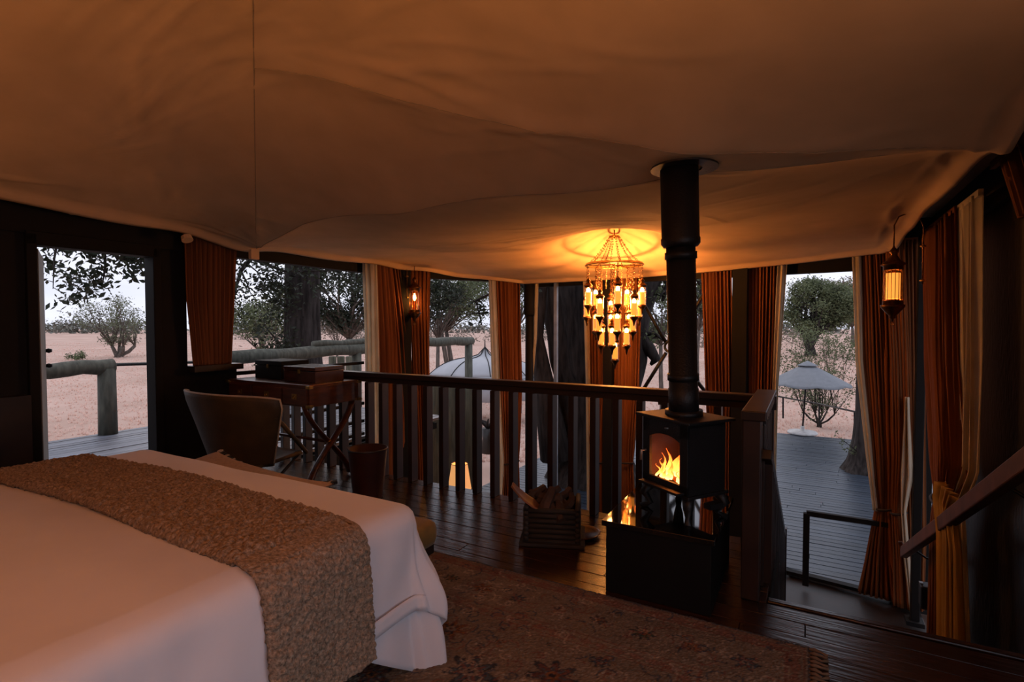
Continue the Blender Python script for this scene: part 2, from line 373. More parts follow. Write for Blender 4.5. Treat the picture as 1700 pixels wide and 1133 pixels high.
# scalloped eave rolling down at the edges
de = np.minimum.reduce([Ug+5.25, .86-Ug, (vend(Ug)-Vg)])
Zg = Zg - .06*np.exp(-(de/.06)**2) + .012*np.sin(Vg*5+np.sin(Vg*2))*np.exp(-de/.25)
Xw = Ug*cu - Vg*su; Yw = Ug*su + Vg*cu
verts = np.stack([Xw, Yw, Zg], -1).reshape(-1, 3)
me = bpy.data.meshes.new('ceiling')
faces = [(i*NV+j, i*NV+j+1, (i+1)*NV+j+1, (i+1)*NV+j) for i in range(NU-1) for j in range(NV-1)]
me.from_pydata(verts.tolist(), [], faces); me.shade_smooth(); me.materials.append(M['canvas'])
ceil = bpy.data.objects.new('ceiling', me); col.objects.link(ceil); struct(ceil)
sm = ceil.modifiers.new('cloth', 'SOLIDIFY'); sm.thickness = .006; sm.offset = 1
def seam(pts, wd=.012, name='seam'):
    P = []
    for a, b in zip(pts, pts[1:]):
        L = math.hypot(b[0]-a[0], b[1]-a[1]); k = max(2, int(L/.05))
        P += [(a[0]+(b[0]-a[0])*i/k, a[1]+(b[1]-a[1])*i/k) for i in range(k)]
    P.append(pts[-1]); Z = canopy([p[0] for p in P], [p[1] for p in P])
    MB().tube([W(p[0], p[1], z-.004) for p, z in zip(P, Z)], wd/2, 5, flat=1).build(name, 'canvas_seam', ceil, smooth=True)
seam(HIP, .008); seam(SWEEP, .007); seam(CREASE, .006)
seam([(-5.17, v) for v in np.linspace(-1, 6.1, 12)], .008)
seam([(.78, v) for v in np.linspace(-1, 7.2, 12)], .008)
# tie strap sewn to the eave at the left corner and grommet
z_ = float(canopy(-5.2, 3.66)); MB().box((0, 0, 0), (.05, .10, .14), rz=RZ).build('strap', 'canvas', ceil, loc=W(-5.2, 3.66, z_-.05), bevel=.008)
z_ = float(canopy(-5.22, 2.95)); MB().tube([W(-5.2, 2.95, z_-.09), W(-5.18, 2.95, z_-.13)], [.045, .05], 12).build('tie_tab', 'canvas', ceil)
# unseen cover added to keep sky light out of the eaves: outer fly
def sky_blocker(a, b):
    u = -6.0 + a*7.35; vv = -4.2 + b*(12.9)
    z = 2.75 + .85*math.sin(PI*min(1, max(0, a)))*math.sin(PI*min(1, max(0, b*.9+.05)))
    return W(u, vv, z)
struct(MB().grid(sky_blocker, 20, 30).build('sky_blocker_roof', 'sky_blocker', smooth=True, solid=.01))

# ---------------------------------------------------------------- walls
def wallbox(name, line, xs, z0, z1, th, m, y=540, parent=None):
    A, B = line; p = hl(xs[0], y, A, B); q = hl(xs[1], y, A, B); p.z = q.z = (z0+z1)/2
    return MB().bar(p, q, th, z1-z0).build(name, m, parent)
LL = (A_L, P1); LB = (P1, P2); LF = (P2, P5); LR = (P5, W(UR, -3.5))
def seg(A, B, a, b, z0, z1, th, name, m, parent=None, bevel=0):
    p = A.lerp(B, a); q = A.lerp(B, b); p = Vector((p.x, p.y, (z0+z1)/2)); q = Vector((q.x, q.y, (z0+z1)/2))
    return MB().bar(p, q, th, z1-z0).build(name, m, parent, bevel=bevel)
def vl(x, y=540): return UV(hu(x, y, UL))[1]     # v on the left wall seen at pixel x
def lw(v0, v1, z0, z1, th=.08, name='panel', m='black_paint', parent=None, du=0, bevel=0):
    return MB().box((UL+du, (v0+v1)/2, (z0+z1)/2), (th, v1-v0, z1-z0)).build(name, m, parent, rz=0 if parent else RZ, bevel=bevel)
vd0, vd1 = vl(66), vl(249); vc0 = vl(303); vw0 = vl(388)
wl = struct(lw(-3.5, vd0-.10, -.05, 2.8, name='wall_left'))
lw(vd1+.06, vw0, -.05, 1.08, parent=wl, name='wainscot'); lw(vd1+.06, vc0+.02, 1.08, 2.8, parent=wl, name='panel')
lw(-3.5, 6.34, 2.28, 2.75, .12, 'beam', parent=wl)
lw(VR, 6.34, LOW, -.1, parent=wl, name='panel_lower')
for zz in (1.02, .45, .2, .02): lw(vw0, 5.5, zz-.02, zz+.02, .05, 'guard_bar', parent=wl)
lw(vc0+.02, vw0, 1.08, 1.14, .2, 'sill', 'dark_wood', parent=wl, du=.06)
# vertical board joints on the dark wall left of the door
for k in range(8): lw(vd0-.35-k*.4, vd0-.33-k*.4, -.05, 2.6, .02, 'batten', 'dark_wood', parent=wl, du=.045)
lw(vd0-1.6, vd0-.12, .0, 1.0, .12, 'cabinet_board', 'dark_wood', parent=wl, du=.1)
# door: frame and open leaf seen edge on
dr = struct(lw(vd0-.10, vd0-.03, -.02, 2.28, .16, 'door_1', 'black_paint', bevel=.006))
lw(vd1+.0, vd1+.07, -.02, 2.28, .16, 'jamb', parent=dr, bevel=.006)
lw(vd0-.10, vd1+.07, 2.19, 2.30, .16, 'head', parent=dr, bevel=.006)
lw(vd0-.1, vd1+.07, -.02, .01, .16, 'threshold', 'dark_wood', parent=dr)
hg_ = W(UL-.03, vd0-.01, 0); en_ = hg_ + Vector((-.815, 1, 0)).normalized()*.80
iw = Matrix.Rotation(-RZ, 3, 'Z')
leaf = MB().bar(iw @ (hg_+Vector((0, 0, 1.09))), iw @ (en_+Vector((0, 0, 1.09))), .045, 2.16).build('leaf', 'leaf_wood', dr, bevel=.004)
for zz in (1.33, 1.19):
    q_ = iw @ (en_+Vector((-.02, -.03, zz-.02))); MB().tube([q_, q_+Vector((.03, .06, 0))], [.014, .016], 8).lathe([(.002, 0), (.024, .01), (.024, .035), (.002, .045)], q_+Vector((.035, .07, -.022)), 10).build('bolt', 'iron', dr, smooth=True)
# front walls: beams and low sill strips
wf = struct(seg(P2, P5, -.01, 1.01, 2.20, 2.75, .12, 'wall_front', 'black_paint'))
seg(P2, P5, 0, 1, LOW-.02, LOW+.02, .10, 'threshold', 'black_paint', wf)
wb = struct(seg(P1, P2, -.01, 1.01, 2.28, 2.75, .12, 'wall_bay', 'black_paint'))
seg(P1, P2, 0, 1, LOW-.02, LOW+.02, .10, 'threshold', 'black_paint', wb)
wr_ = struct(MB().box((UR+.12, 4.03, 1.6), (.05, 3.66, 2.4)).box((UR+.12, 3.45, -.9), (.05, 5.9, 2.6)).build('wall_right', 'gauze', rz=RZ))
MB().box((UR+.10, 3.9, 2.65), (.12, 14.8, .4)).build('beam', 'black_paint', wr_)
MB().box((UR-.08, 7.52, .4), (.34, .08, 4.3)).build('corner_panel', 'black_paint', wr_)
for vv in (-1.0, .6, 2.2): MB().box((UR+.08, vv, .5), (.09, .10, 4.2)).build('stud', 'black_paint', wr_, bevel=.006)
struct(MB().box(((UL+UR)/2, -3.5, 1.35), (UR-UL, .06, 2.8)).build('wall_back', 'black_paint', rz=RZ))

def pole(line, x, r, label, z1=2.5, z0=LOW, off=0, square=False, collar=None, m='black_paint'):
    nn_ = (line[1]-line[0]).normalized(); nn_ = Vector((nn_.y, -nn_.x, 0)); nn_ = nn_ if nn_.dot(Vector((0, -1, 0))) > 0 else -nn_
    if line is LR: nn_ = W(-1, 0)
    p = hl(x, 560, line[0]+nn_*.12, line[1]+nn_*.12); t = thing('tent_pole', label, 'pole', (p.x, p.y, z0), math.atan2(line[1].y-line[0].y, line[1].x-line[0].x))
    b = MB()
    if square: b.box((0, 0, (z1-z0)/2), (2*r, 2*r, z1-z0)); b.build('shaft', m, t, bevel=.006)
    else: b.lathe([(r, 0), (r*.98, (z1-z0)*.5), (r*.95, z1-z0)], n=16); b.build('shaft', m, t, smooth=True)
    if collar: MB().lathe([(r*1.02, 0), (r*1.35, .05), (r*1.35, z1-z0-collar)], (0, 0, collar), 16).build('sleeve', m, t, smooth=True)
    MB().box((0, 0, .03), (r*4, r*4, .05)).build('foot', 'iron', t, bevel=.004)
    return t
pole(LB, 671, .085, 'dark square timber post behind the far left hanging lantern', square=True)
pole(LF, 879, .075, 'black tent pole with thick upper sleeve beside the cream sheer strip', collar=3.35)
pole(LF, 1012, .075, 'dark post between the two curtains behind the chandelier', square=True)
pole(LF, 1230, .095, 'wide black timber post between the paired rust curtains right of the flue', square=True)
pole(LR, 1529, .04, 'thin black post beside the right hanging lantern', square=True)
pole(LF, 923, .03, 'slim grey metal upright in front of the giant tree trunk', m='silver', square=True)

# ---------------------------------------------------------------- curtains
def curtain(label, line, keys, nf, amp, m, inset=.10, zbot=None, tie=None, name='curtain', group=None, seed=0, ztop=2.5, side=None):
    A, B = line; d = (B-A).normalized(); nrm = Vector((-d.y, d.x, 0))
    if nrm.dot(Vector((-A.x-B.x+1, -A.y-B.y, 0))) < 0: nrm = -nrm
    A2, B2 = A+nrm*inset, B+nrm*inset
    K = []
    for y, xl, xr in keys:
        p, q = hl(xl, y, A2, B2), hl(xr, y, A2, B2); K.append(((p.z+q.z)/2, (p-A2).dot(d), (q-A2).dot(d)))
    K.sort(key=lambda k: k[0])
    zs = [k[0] for k in K]; ls = [k[1] for k in K]; rs = [k[2] for k in K]
    z0 = zs[0] if zbot is None else zbot
    rr = random.Random(seed); ph = [rr.uniform(0, 6.28) for _ in range(5)]
    NS = nf*10; NZ = 60
    wmin = min(abs(r-l) for l, r in zip(ls, rs)); org = (ls[-1]+rs[-1])/2
    mid = A2 + d*org
    t = thing(name, label, 'curtain', (mid.x, mid.y, z0), 0, group)
    def fn(a, b):
        z = z0 + (ztop-z0)*b
        l = float(np.interp(z, zs, ls)); r = float(np.interp(z, zs, rs)); wdt = r-l
        s = a + .012*math.sin(a*17+ph[0]+z*.7)
        f = math.sin(2*PI*nf*s + .8*math.sin(a*5+ph[1]) + .25*math.sin(z*1.3+ph[2]+a*4))
        f2 = .45*math.sin(2*PI*nf*1.93*s+ph[3]+.5*z) * (.5+.5*math.sin(z*.9+ph[4]))
        am = amp*(.75+.5*noise.noise(Vector((a*6, z*.6, seed))))
        k = 1.
        if tie is not None: k = 1-.55*math.exp(-((z-tiez)/.18)**2)
        p = A2 + d*(l+wdt*a + amp*.35*math.sin(4*PI*nf*s)) + nrm*((f+f2)*am*k)
        return (p.x-mid.x, p.y-mid.y, z-z0)
    tiez = None
    if tie is not None:
        p = hl(tie[1], tie[0], A2, B2); tiez = p.z
    MB().grid(fn, NS, NZ).build('drape', m, t, smooth=True, solid=.004)
    if tie is not None:
        l = float(np.interp(tiez, zs, ls)); r = float(np.interp(tiez, zs, rs))
        pts = []
        for k in range(25):
            a = 2*PI*k/24; q = A2 + d*((l+r)/2 + math.cos(a)*(abs(r-l)/2+.015)) + nrm*math.sin(a)*(amp*.9+.02)
            pts.append((q.x-mid.x, q.y-mid.y, tiez-z0+.015*math.cos(a)))
        MB().tube(pts, .014, 6, cap=False).build('tie_band', 'band', t, smooth=True)
    if ztop < 2: return t
    p = A2 + d*ls[-1]; q = A2 + d*rs[-1]
    MB().bar((p.x-mid.x, p.y-mid.y, ztop-z0), (q.x-mid.x, q.y-mid.y, ztop-z0), .03, .05).build('heading', m, t)
    return t
LLw = (W(UL, -3.5), W(UL, 8))
curtain('short rust curtain hanging to the sill right of the open door', LLw, [(400, 303, 392), (500, 307, 390), (612, 320, 384)], 11, .035, 'rust', zbot=1.14, seed=1)
G = None
curtain('tall rust curtain left of the far left hanging lantern', LLw, [(425, 622, 662), (560, 626, 680), (800, 632, 695)], 9, .06, 'rust', zbot=LOW, seed=2)
curtain('cream sheer edge left of the curtain by the far left lantern', LLw, [(425, 602, 624), (560, 606, 627), (800, 608, 634)], 3, .03, 'sheer', zbot=LOW, seed=3, inset=.14)
curtain('rust curtain glowing right behind the far left hanging lantern', LB, [(430, 676, 713), (560, 682, 712), (800, 690, 716)], 6, .05, 'rust', zbot=LOW, seed=4)
curtain('rust curtain with thin dark tie right of the grey canvas view', LB, [(455, 821, 865), (640, 829, 866), (768, 835, 860), (900, 828, 862)], 7, .05, 'rust', zbot=LOW, tie=(768, 848), seed=5)
curtain('narrow cream sheer edging the curtain beside the grey canvas view', LB, [(455, 811, 823), (640, 817, 830), (768, 826, 837), (900, 820, 832)], 2, .02, 'sheer', zbot=LOW, seed=6, inset=.14)
curtain('thin cream sheer strip right of the sleeved black tent pole', LF, [(455, 881, 894), (560, 882, 891), (640, 879, 884), (900, 877, 885)], 2, .02, 'sheer', zbot=LOW, seed=7)
curtain('rust curtain left behind the chandelier', LF, [(455, 975, 1004), (640, 978, 1006), (768, 981, 1000), (900, 978, 1004)], 5, .05, 'rust', zbot=LOW, tie=(768, 990), seed=8)
curtain('cream sheer edge left behind the chandelier', LF, [(455, 968, 977), (640, 973, 980), (900, 975, 983)], 2, .02, 'sheer', zbot=LOW, seed=9, inset=.14)
curtain('rust curtain right behind the chandelier', LF, [(455, 1018, 1066), (640, 1020, 1061), (768, 1024, 1050), (900, 1022, 1056)], 7, .05, 'rust', zbot=LOW, tie=(768, 1037), seed=10)
curtain('rust curtain immediately right of the stove flue', LF, [(440, 1165, 1214), (640, 1172, 1216), (768, 1178, 1214), (900, 1172, 1214)], 8, .05, 'rust', zbot=LOW, seed=11)
curtain('rust curtain above the newel post, left of the parasol view', LF, [(430, 1243, 1292), (640, 1243, 1284), (768, 1243, 1280), (900, 1243, 1280)], 8, .05, 'rust', zbot=LOW, seed=12)
curtain('cream sheer edge left of the parasol view', LF, [(430, 1290, 1307), (640, 1282, 1292), (900, 1278, 1286)], 2, .02, 'sheer', zbot=LOW, seed=13, inset=.14)
curtain('full rust curtain with tie right of the parasol view', LF, [(420, 1428, 1474), (600, 1432, 1484), (760, 1447, 1486), (845, 1455, 1482), (920, 1440, 1492), (1000, 1424, 1512)], 9, .055, 'rust', zbot=LOW, tie=(845, 1468), seed=14)
curtain('cream sheer edge right of the parasol view', LF, [(420, 1414, 1430), (600, 1420, 1434), (760, 1438, 1450), (845, 1449, 1457)], 2, .02, 'sheer', seed=15, inset=.14, zbot=-.62)
curtain('rust curtain tied low just behind the right hanging lantern', LF, [(420, 1472, 1500), (600, 1480, 1508), (760, 1484, 1512), (850, 1482, 1502), (920, 1484, 1512), (1010, 1484, 1518)], 6, .05, 'rust', zbot=LOW, tie=(852, 1492), seed=16, inset=.2)
curtain('pale lining of the tied curtain low behind the right lantern', LF, [(600, 1505, 1507), (700, 1501, 1511), (790, 1496, 1516), (850, 1496, 1504), (920, 1500, 1510), (1010, 1510, 1517)], 2, .025, 'sheer', zbot=LOW, seed=26, inset=.27, ztop=.75)
RWL = (W(UR, 7.4), W(UR, -3.5))
curtain('rust curtain directly beside the right hanging lantern', LF, [(400, 1492, 1533), (640, 1498, 1534), (900, 1506, 1536)], 6, .04, 'rust', zbot=LOW, seed=17, inset=.16)
curtain('rust curtain right of the thin black post with deep folds', RWL, [(330, 1534, 1588), (600, 1540, 1596), (760, 1548, 1606), (838, 1552, 1582), (900, 1548, 1584), (1060, 1544, 1590)], 9, .05, 'rust', zbot=LOW, tie=(838, 1566), seed=18, inset=.12)
curtain('ochre silk lining gathered below the tie beside the stair handrail', RWL, [(760, 1568, 1612), (838, 1560, 1582), (900, 1566, 1590), (1070, 1562, 1596)], 4, .04, 'gold', zbot=LOW, seed=19, inset=.25, ztop=.35)
curtain('tall cream sheer curtain at the right wall edge', RWL, [(300, 1592, 1629), (600, 1600, 1626), (780, 1600, 1620), (838, 1578, 1596), (900, 1584, 1598), (1070, 1588, 1602)], 4, .035, 'sheer', zbot=LOW, seed=20, inset=.10)
curtain('rust curtain tied back in the upper right corner', RWL, [(200, 1650, 1712), (300, 1680, 1740), (350, 1695, 1750)], 7, .03, 'rust', seed=21, inset=.12, ztop=2.6)

# ---------------------------------------------------------------- platform railing
rl = thing('railing', 'dark timber balustrade along the platform edge beyond the bed', 'railing', W(UL, VR-.05, 0), RZ)
LN = UN-UL
MB().box((LN/2, 0, 1.035), (LN, .11, .05)).build('handrail', 'rail_wood', rl, bevel=.006)
MB().box((LN/2, 0, .985), (LN, .045, .05)).build('under_rail', 'rail_wood', rl)
bm_ = MB().box((0, 0, .48), (.050, .095, .96)).build('baluster', 'rail_wood', rl, bevel=.004); bm_.location = (.12, 0, 0)
u = -1.50; us = []
while u > UL+.1: us.append(u); u -= .19
u = -1.31
while u < UN-.12: us.append(u); u += .19
for k, u in enumerate(us):
    o = bm_ if k == 0 else bm_.copy()
    if k: col.objects.link(o)
    o.location = (u-UL, 0, 0)
# return to the newel
rt = thing('railing', 'short thick capped railing with newel post at the stair head', 'railing', W(-.245, VS-.02, 0), RZ)
MB().box((0, .50, 1.045), (.13, 1.14, .055)).build('cap', 'rail_wood', rt, bevel=.006)
MB().box((-.01, .0, .51), (.095, .10, 1.02)).build('newel_post', 'rail_wood', rt, bevel=.006)
MB().box((0, .98, .51), (.11, .11, 1.02)).build('corner_post', 'rail_wood', rt, bevel=.006)
MB().box((0, .5, .96), (.05, .9, .12)).build('under_rail', 'rail_wood', rt)
b0 = MB().box((0, 0, .48), (.09, .045, .96)).build('baluster', 'rail_wood', rt, bevel=.004); b0.location.y = .18
for k in range(1, 6):
    o = b0.copy(); col.objects.link(o); o.location.y = .18+k*.135
# sloping balustrade down the stair
sr = thing('stair_railing', 'sloping dark balustrade descending from the newel post', 'railing', W(-.215, VS+.1, 0), RZ)
S = .5; RUN = 3.1
MB().bar((0.02, 0, .80), (0.02, RUN, .80-RUN*S), .07, .06).build('handrail', 'rail_wood', sr, bevel=.005)
MB().bar((0.02, 0, -.12), (0.02, RUN, -.12-RUN*S), .04, .26).build('stringer', 'rail_wood', sr)
for k in range(18):
    y = .12+k*.165; MB().box((.02, y, .80-y*S-.46), (.07, .04, .92)).build('baluster', 'rail_wood', sr)
MB().box((.02, RUN, .80-RUN*S-.40), (.09, .09, .95)).build('end_post', 'rail_wood', sr, bevel=.005)
# low gate rail at the lower level
p = hz(1337, 972, LOW); 
gt = thing('gate_rail', 'low black post and rail beyond the foot of the stair', 'railing', p, 0)
q = hl(1475, 866, P2+Vector((0, -.12, 0)), P5+Vector((0, -.12, 0)))
topz = at(1337, 852, p.y).z
MB().box((0, 0, (topz-LOW)/2), (.07, .07, topz-LOW), rz=RZ).build('post', 'black_paint', gt, bevel=.005)
MB().bar((0, 0, topz-LOW), (q.x-p.x, q.y-p.y, topz-LOW-.02), .06, .06).build('rail', 'black_paint', gt, bevel=.005)
# wall handrail of the stair
a = hu(1720, 757, .92); b = hu(1500, 918, .92)
hr = thing('wall_handrail', 'reddish brown sloping wall handrail in front of the right curtains', 'handrail', a, 0)
d = b-a
MB().bar((0, 0, 0), d, .06, .105).build('rail', 'handrail_wood', hr, bevel=.008)
MB().bar(d, d+Vector((-.02, .02, .11)), .04, .04).build('return', 'mahogany', hr, bevel=.005)
for f_ in (.12, .85):
    c_ = d*f_; k = W(.30, 0, 0); MB().tube([c_+Vector((0, 0, -.03)), c_+k*.35+Vector((0, 0, -.10)), c_+k+Vector((0, 0, -.10))], .010, 8).build('bracket', 'iron', hr, smooth=True)

# ---------------------------------------------------------------- bed
BU0, BU1, BV0, BV1, BZ = -3.82, -1.545, -.6, 1.90, .72
def roll(d, r=.07):      # distance past the edge -> (outward, drop)
    if d <= 0: return 0, 0
    L = r*PI/2
    if d < L: a = d/r; return r*math.sin(a), r*(1-math.cos(a))
    return r + (d-L)*.05, r + (d-L)
def cloth(p, q, off=0, r=.075):
    """p,q = unfolded cloth coordinates around the mattress top (rounded rectangle)"""
    a0, a1, b1 = BU0+r, BU1-r, BV1-r
    cx = min(max(p, a0), a1); cy = min(q, b1); dx, dy = p-cx, q-cy; d = math.hypot(dx, dy)
    if d < 1e-6: crown = .03*(1-((p-(BU0+BU1)/2)/1.3)**2); return (p, q, BZ+off+crown*min(1, (b1-q)/.3+.0 if q > b1-.3 else 1))
    o, dr_ = roll(d, r+off*.5)
    nx, ny = dx/d, dy/d
    cor = abs(nx*ny)*2
    o += off*.8 + cor*max(0, dr_-.1)*.22
    fold = .012*math.sin(6*(p+q)+3)*min(1, dr_*3) + cor*.03*math.sin(math.atan2(dy, dx)*14)*min(1, dr_*2.5)
    if q > b1-.01 or True: fold += .008*math.sin(q*13+p*5)*min(1, dr_*3)
    return (cx+nx*(o+fold), cy+ny*(o+fold), BZ+off*(1-min(1, dr_*4)*.9)-dr_+(.0))
bed = thing('bed', 'large bed with white linen filling the lower left foreground', 'bed', W(0, 0, 0), RZ)
MB().box(((BU0+BU1)/2, (BV0+BV1)/2-.02, .23), (BU1-BU0-.12, BV1-BV0-.14, .24)).build('bed_base', 'bedbase', bed, bevel=.02)
MB().box(((BU0+BU1)/2, (BV0+BV1)/2, .50), (BU1-BU0-.10, BV1-BV0-.10, .30)).build('mattress', 'linen', bed, bevel=.05)
for x in (BU0+.2, BU1-.2):
    for y in (BV0+.2, BV1-.2): MB().lathe([(.03, 0), (.04, .12)], (x, y, 0), 10).build('leg', 'dark_wood', bed)
MB().box(((BU0+BU1)/2, BV0-.08, .75), (BU1-BU0+.1, .10, 1.5)).build('headboard', 'bedbase', bed, bevel=.03)
def duvet(a, b):
    p = BU0-.30 + a*(BU1-BU0+.60+.11); q = BV0+.1 + b*(BV1-BV0-.1+.36)
    x, y, z = cloth(p, q, .012)
    # shallow rumples
    z += .004*noise.noise(Vector((p*3, q*3, 0))) + .006*noise.noise(Vector((p*1.2, q*1.4, 5)))
    if p > BU1-.1: x += .010*noise.noise(Vector((p*2.5+q*6, q*7, 2)))*min(1, (p-BU1+.1)*4) + .006*math.sin((q*9+p*14))*min(1, (p-BU1+.1)*3)
    return (x, y, z)
dv = MB().grid(duvet, 150, 150).build('duvet', 'linen', smooth=True, solid=.01, rz=RZ)
tag(dv, 'smooth white duvet draped over the bed with a stitched hem', 'duvet')
def under(a, b):
    p = BU0-.05 + a*(BU1-BU0+.05+.50); q = BV1-.75 + b*(.75+.46)
    x, y, z = cloth(p, q, -.006)
    if p > BU1 and q > BV1-.34:
        e = min(p-BU1, (q-BV1+.34)*1.3); z -= e*.55; x += e*.06
    x += .012*math.sin(q*16)*max(0, min(1, (p-BU1)*4))
    return (x, y, z)
us_ = MB().grid(under, 90, 70).build('bed_sheet', 'linen', smooth=True, solid=.006, rz=RZ)
tag(us_, 'white undersheet hanging in a gathered corner below the duvet hem', 'sheet')
def hem(a, b):
    q = BV0+.1 + a*(BV1-BV0-.1+.0); p = BU1+.41 - b*.065
    x, y, z = cloth(p, q, .019); return (x+.006, y, z)
MB().grid(hem, 60, 3).build('hem', 'linen', dv, smooth=True, solid=.005)
# chunky knitted throw
def thr(a, b):
    p = BU0-.42 + a*(BU1-BU0+.42+.47); q = 1.07 + b*.47 + .012*math.sin(p*4)
    x, y, z = cloth(p, q, .034)
    k = .5+.5*math.sin(p*2*PI/.022)*math.sin(q*2*PI/.026+ (1.57 if int(p/.022) % 2 else 0))
    n1 = noise.voronoi(Vector((p*52, q*46, 0)))[0][0]
    dlt = .024*(1-n1)+.004*k
    e = min(b, 1-b)*.47; dlt -= .026*math.exp(-(e/.012)**2)
    if p > BU1-.1: x += dlt; 
    else: z += dlt
    return (x, y, z)
th = MB().grid(thr, 560, 84).build('knitted_throw', 'knit', smooth=True, solid=.012, rz=RZ)
tag(th, 'beige chunky knitted throw lying across the bed', 'throw')
# bench at the foot
be = thing('bench', 'ochre velvet upholstered bench behind the foot of the bed', 'bench', W(-2.88, 2.17, -.05), RZ)
MB().box((0, 0, .44), (2.2, .42, .15)).build('seat', 'velvet', be, bevel=.05, smooth=True)
MB().box((0, 0, .345), (2.14, .38, .05)).build('apron', 'dark_wood', be)
for x in (-1.02, 1.02):
    for y in (-.15, .15): MB().bar((x, y, .34), (x, y, 0.0), .05, .05).build('leg', 'dark_wood', be)
# cushion with yarn trim
cs = thing('cushion', 'long tan cushion edged with black and cream yarn on the bench', 'cushion', W(-3.12, 2.13, .535), RZ-R(2)); cs.rotation_euler.x = R(8); cs.rotation_euler.y = R(2)
def pil(sgn):
    def f(a, b):
        x, y = a*2-1, (b*2-1)
        e = max(0, (1-abs(x)**3.2))*max(0, (1-abs(y)**3.2)); pin = 1-.10*(1-abs(y))*0
        return (x*.62*(1-.05*(1-y*y)), y*.17*(1-.16*(1-x*x)), sgn*.075*e**.45 + .05*abs(x)**4)
    return f
MB().grid(pil(1), 40, 20).grid(pil(-1), 40, 20).build('cover', 'pillow', cs, smooth=True)
for k in range(44):
    x = -1+2*(k+.5)/44; y = .17*(1-.16*(1-x*x)); MB().box((x*.62, y+.012, .05*abs(x)**4+.004), (.026, .034, .016), rz=rnd.uniform(-.4, .4)).build('yarn_tuft', 'trim_white' if k % 3 == 0 else 'trim_black', cs)

# ---------------------------------------------------------------- leather chair seen from behind
ch = thing('leather_chair', 'wide brown leather sling chair with pale piping facing the desk', 'chair', W(-4.16, 2.86, 0), RZ)
def back(a, b):
    x = a*2-1; wd = (.36+.25*min(1, b*1.15)); 
    yy = -.26*(1-.0) - .12*b + .22*abs(x)**2.6*1.0
    return (x*wd, yy, .40 + b*.60 - .03*abs(x)**6*b)
MB().grid(back, 24, 16).build('backrest', 'leather', ch, smooth=True, solid=.02)
def seat(a, b):
    x = a*2-1; return (x*.33, -.28+b*.55, .40-.07*(1-x*x)*math.sin(PI*b)+.04*b)
MB().grid(seat, 14, 12).build('seat', 'leather', ch, smooth=True, solid=.03)
edge = [back(0, k/16) for k in range(17)]+[back(k/24, 1) for k in range(1, 25)]+[back(1, 1-k/16) for k in range(1, 17)]
MB().tube(edge, .011, 6).build('piping', 'piping', ch, smooth=True)
for sx in (-1, 1):
    MB().tube([(sx*.30, -.30, .42), (sx*.34, .22, 0)], .012, 6).build('leg', 'iron', ch)
    MB().tube([(sx*.30, .26, .42), (sx*.32, -.34, 0)], .012, 6).build('leg', 'iron', ch)
    MB().tube([back(.5+sx*.48, .75), (sx*.43, .10, .62), (sx*.40, .26, .45)], .018, 6).build('arm_strap', 'leather', ch, smooth=True)
MB().tube([(-.33, -.3, .02), (.33, -.3, .02)], .010, 6).build('stretcher', 'iron', ch)

# ---------------------------------------------------------------- campaign desk with boxes
DT = .985
dk_ = thing('campaign_desk', 'mahogany campaign desk with brass corners and curved cross legs', 'desk', W(-4.05, 3.40, 0), RZ)
DWD, DDP = 1.22, .62
MB().box((-DWD/2, DDP/2, DT-.01), (DWD+.01, DDP+.01, .022)).build('desk_top', 'mahogany', dk_, bevel=.004)
MB().box((-DWD/2, DDP/2, DT-.115), (DWD, DDP, .19)).build('carcass', 'mahogany', dk_, bevel=.004)
for k, (x0, x1) in enumerate([(.02, .36), (.38, .82), (.84, 1.20)]):
    f_ = MB().box((-(x0+x1)/2, -.006, DT-.115), (x1-x0, .016, .15)).build('drawer', 'mahogany', dk_, bevel=.003)
    MB().box((-(x0+x1)/2, -.017, DT-.115), (.06, .006, .05)).ring((-(x0+x1)/2, -.024, DT-.12), .014, .003, 12, 5, Matrix.Rotation(R(90), 3, 'X')).build('pull', 'brass', f_)
for x in (0, -DWD):
    for y in (0, DDP):
        for zz in (DT-.02, DT-.20): MB().box((x, y, zz), (.05, .05, .026)).build('brass_corner', 'brass', dk_, bevel=.002)
for x in (-.08, -DWD+.08):
    for s_ in (1, -1):
        pts = []
        for k in range(13):
            t_ = k/12; yy = (DDP/2) + s_*(DDP/2-.03)*math.cos(PI*t_)*(1-.15*math.sin(PI*t_)); zz = (DT-.21)*(1-t_)
            pts.append((x+.02*s_, yy, max(.02, zz)))
        MB().tube(pts, .042, 8, flat=.5).build('leg', 'mahogany', dk_, smooth=True)
    MB().lathe([(.002, -.03), (.03, -.02), (.03, .02), (.002, .03)], (x, DDP/2, (DT-.21)/2), 12).build('boss', 'brass', dk_, smooth=True)
MB().tube([(-.08, DDP/2, (DT-.21)/2), (-DWD+.08, DDP/2, (DT-.21)/2)], .016, 8).build('stretcher', 'mahogany', dk_)
def boxthing(label, p, d, m, lidm=None):
    t = thing('wooden_box', label, 'box', p, RZ+R(rnd.uniform(-2, 2)))
    MB().box((0, 0, d[2]*.36), (d[0], d[1], d[2]*.72)).build('box_body', m, t, bevel=.004)
    MB().box((0, 0, d[2]*.87), (d[0]+.004, d[1]+.004, d[2]*.25)).build('lid', lidm or m, t, bevel=.006)
    MB().box((0, -d[1]/2-.004, d[2]*.70), (.03, .006, .04)).build('clasp', 'brass', t)
    return t
boxthing('near black wooden box on the left half of the desk', W(-4.95, 3.80, DT), (.44, .34, .19), 'black_paint')
boxthing('mahogany brown box on the right half of the desk', W(-4.36, 3.72, DT), (.46, .36, .155), 'mahogany_dark')
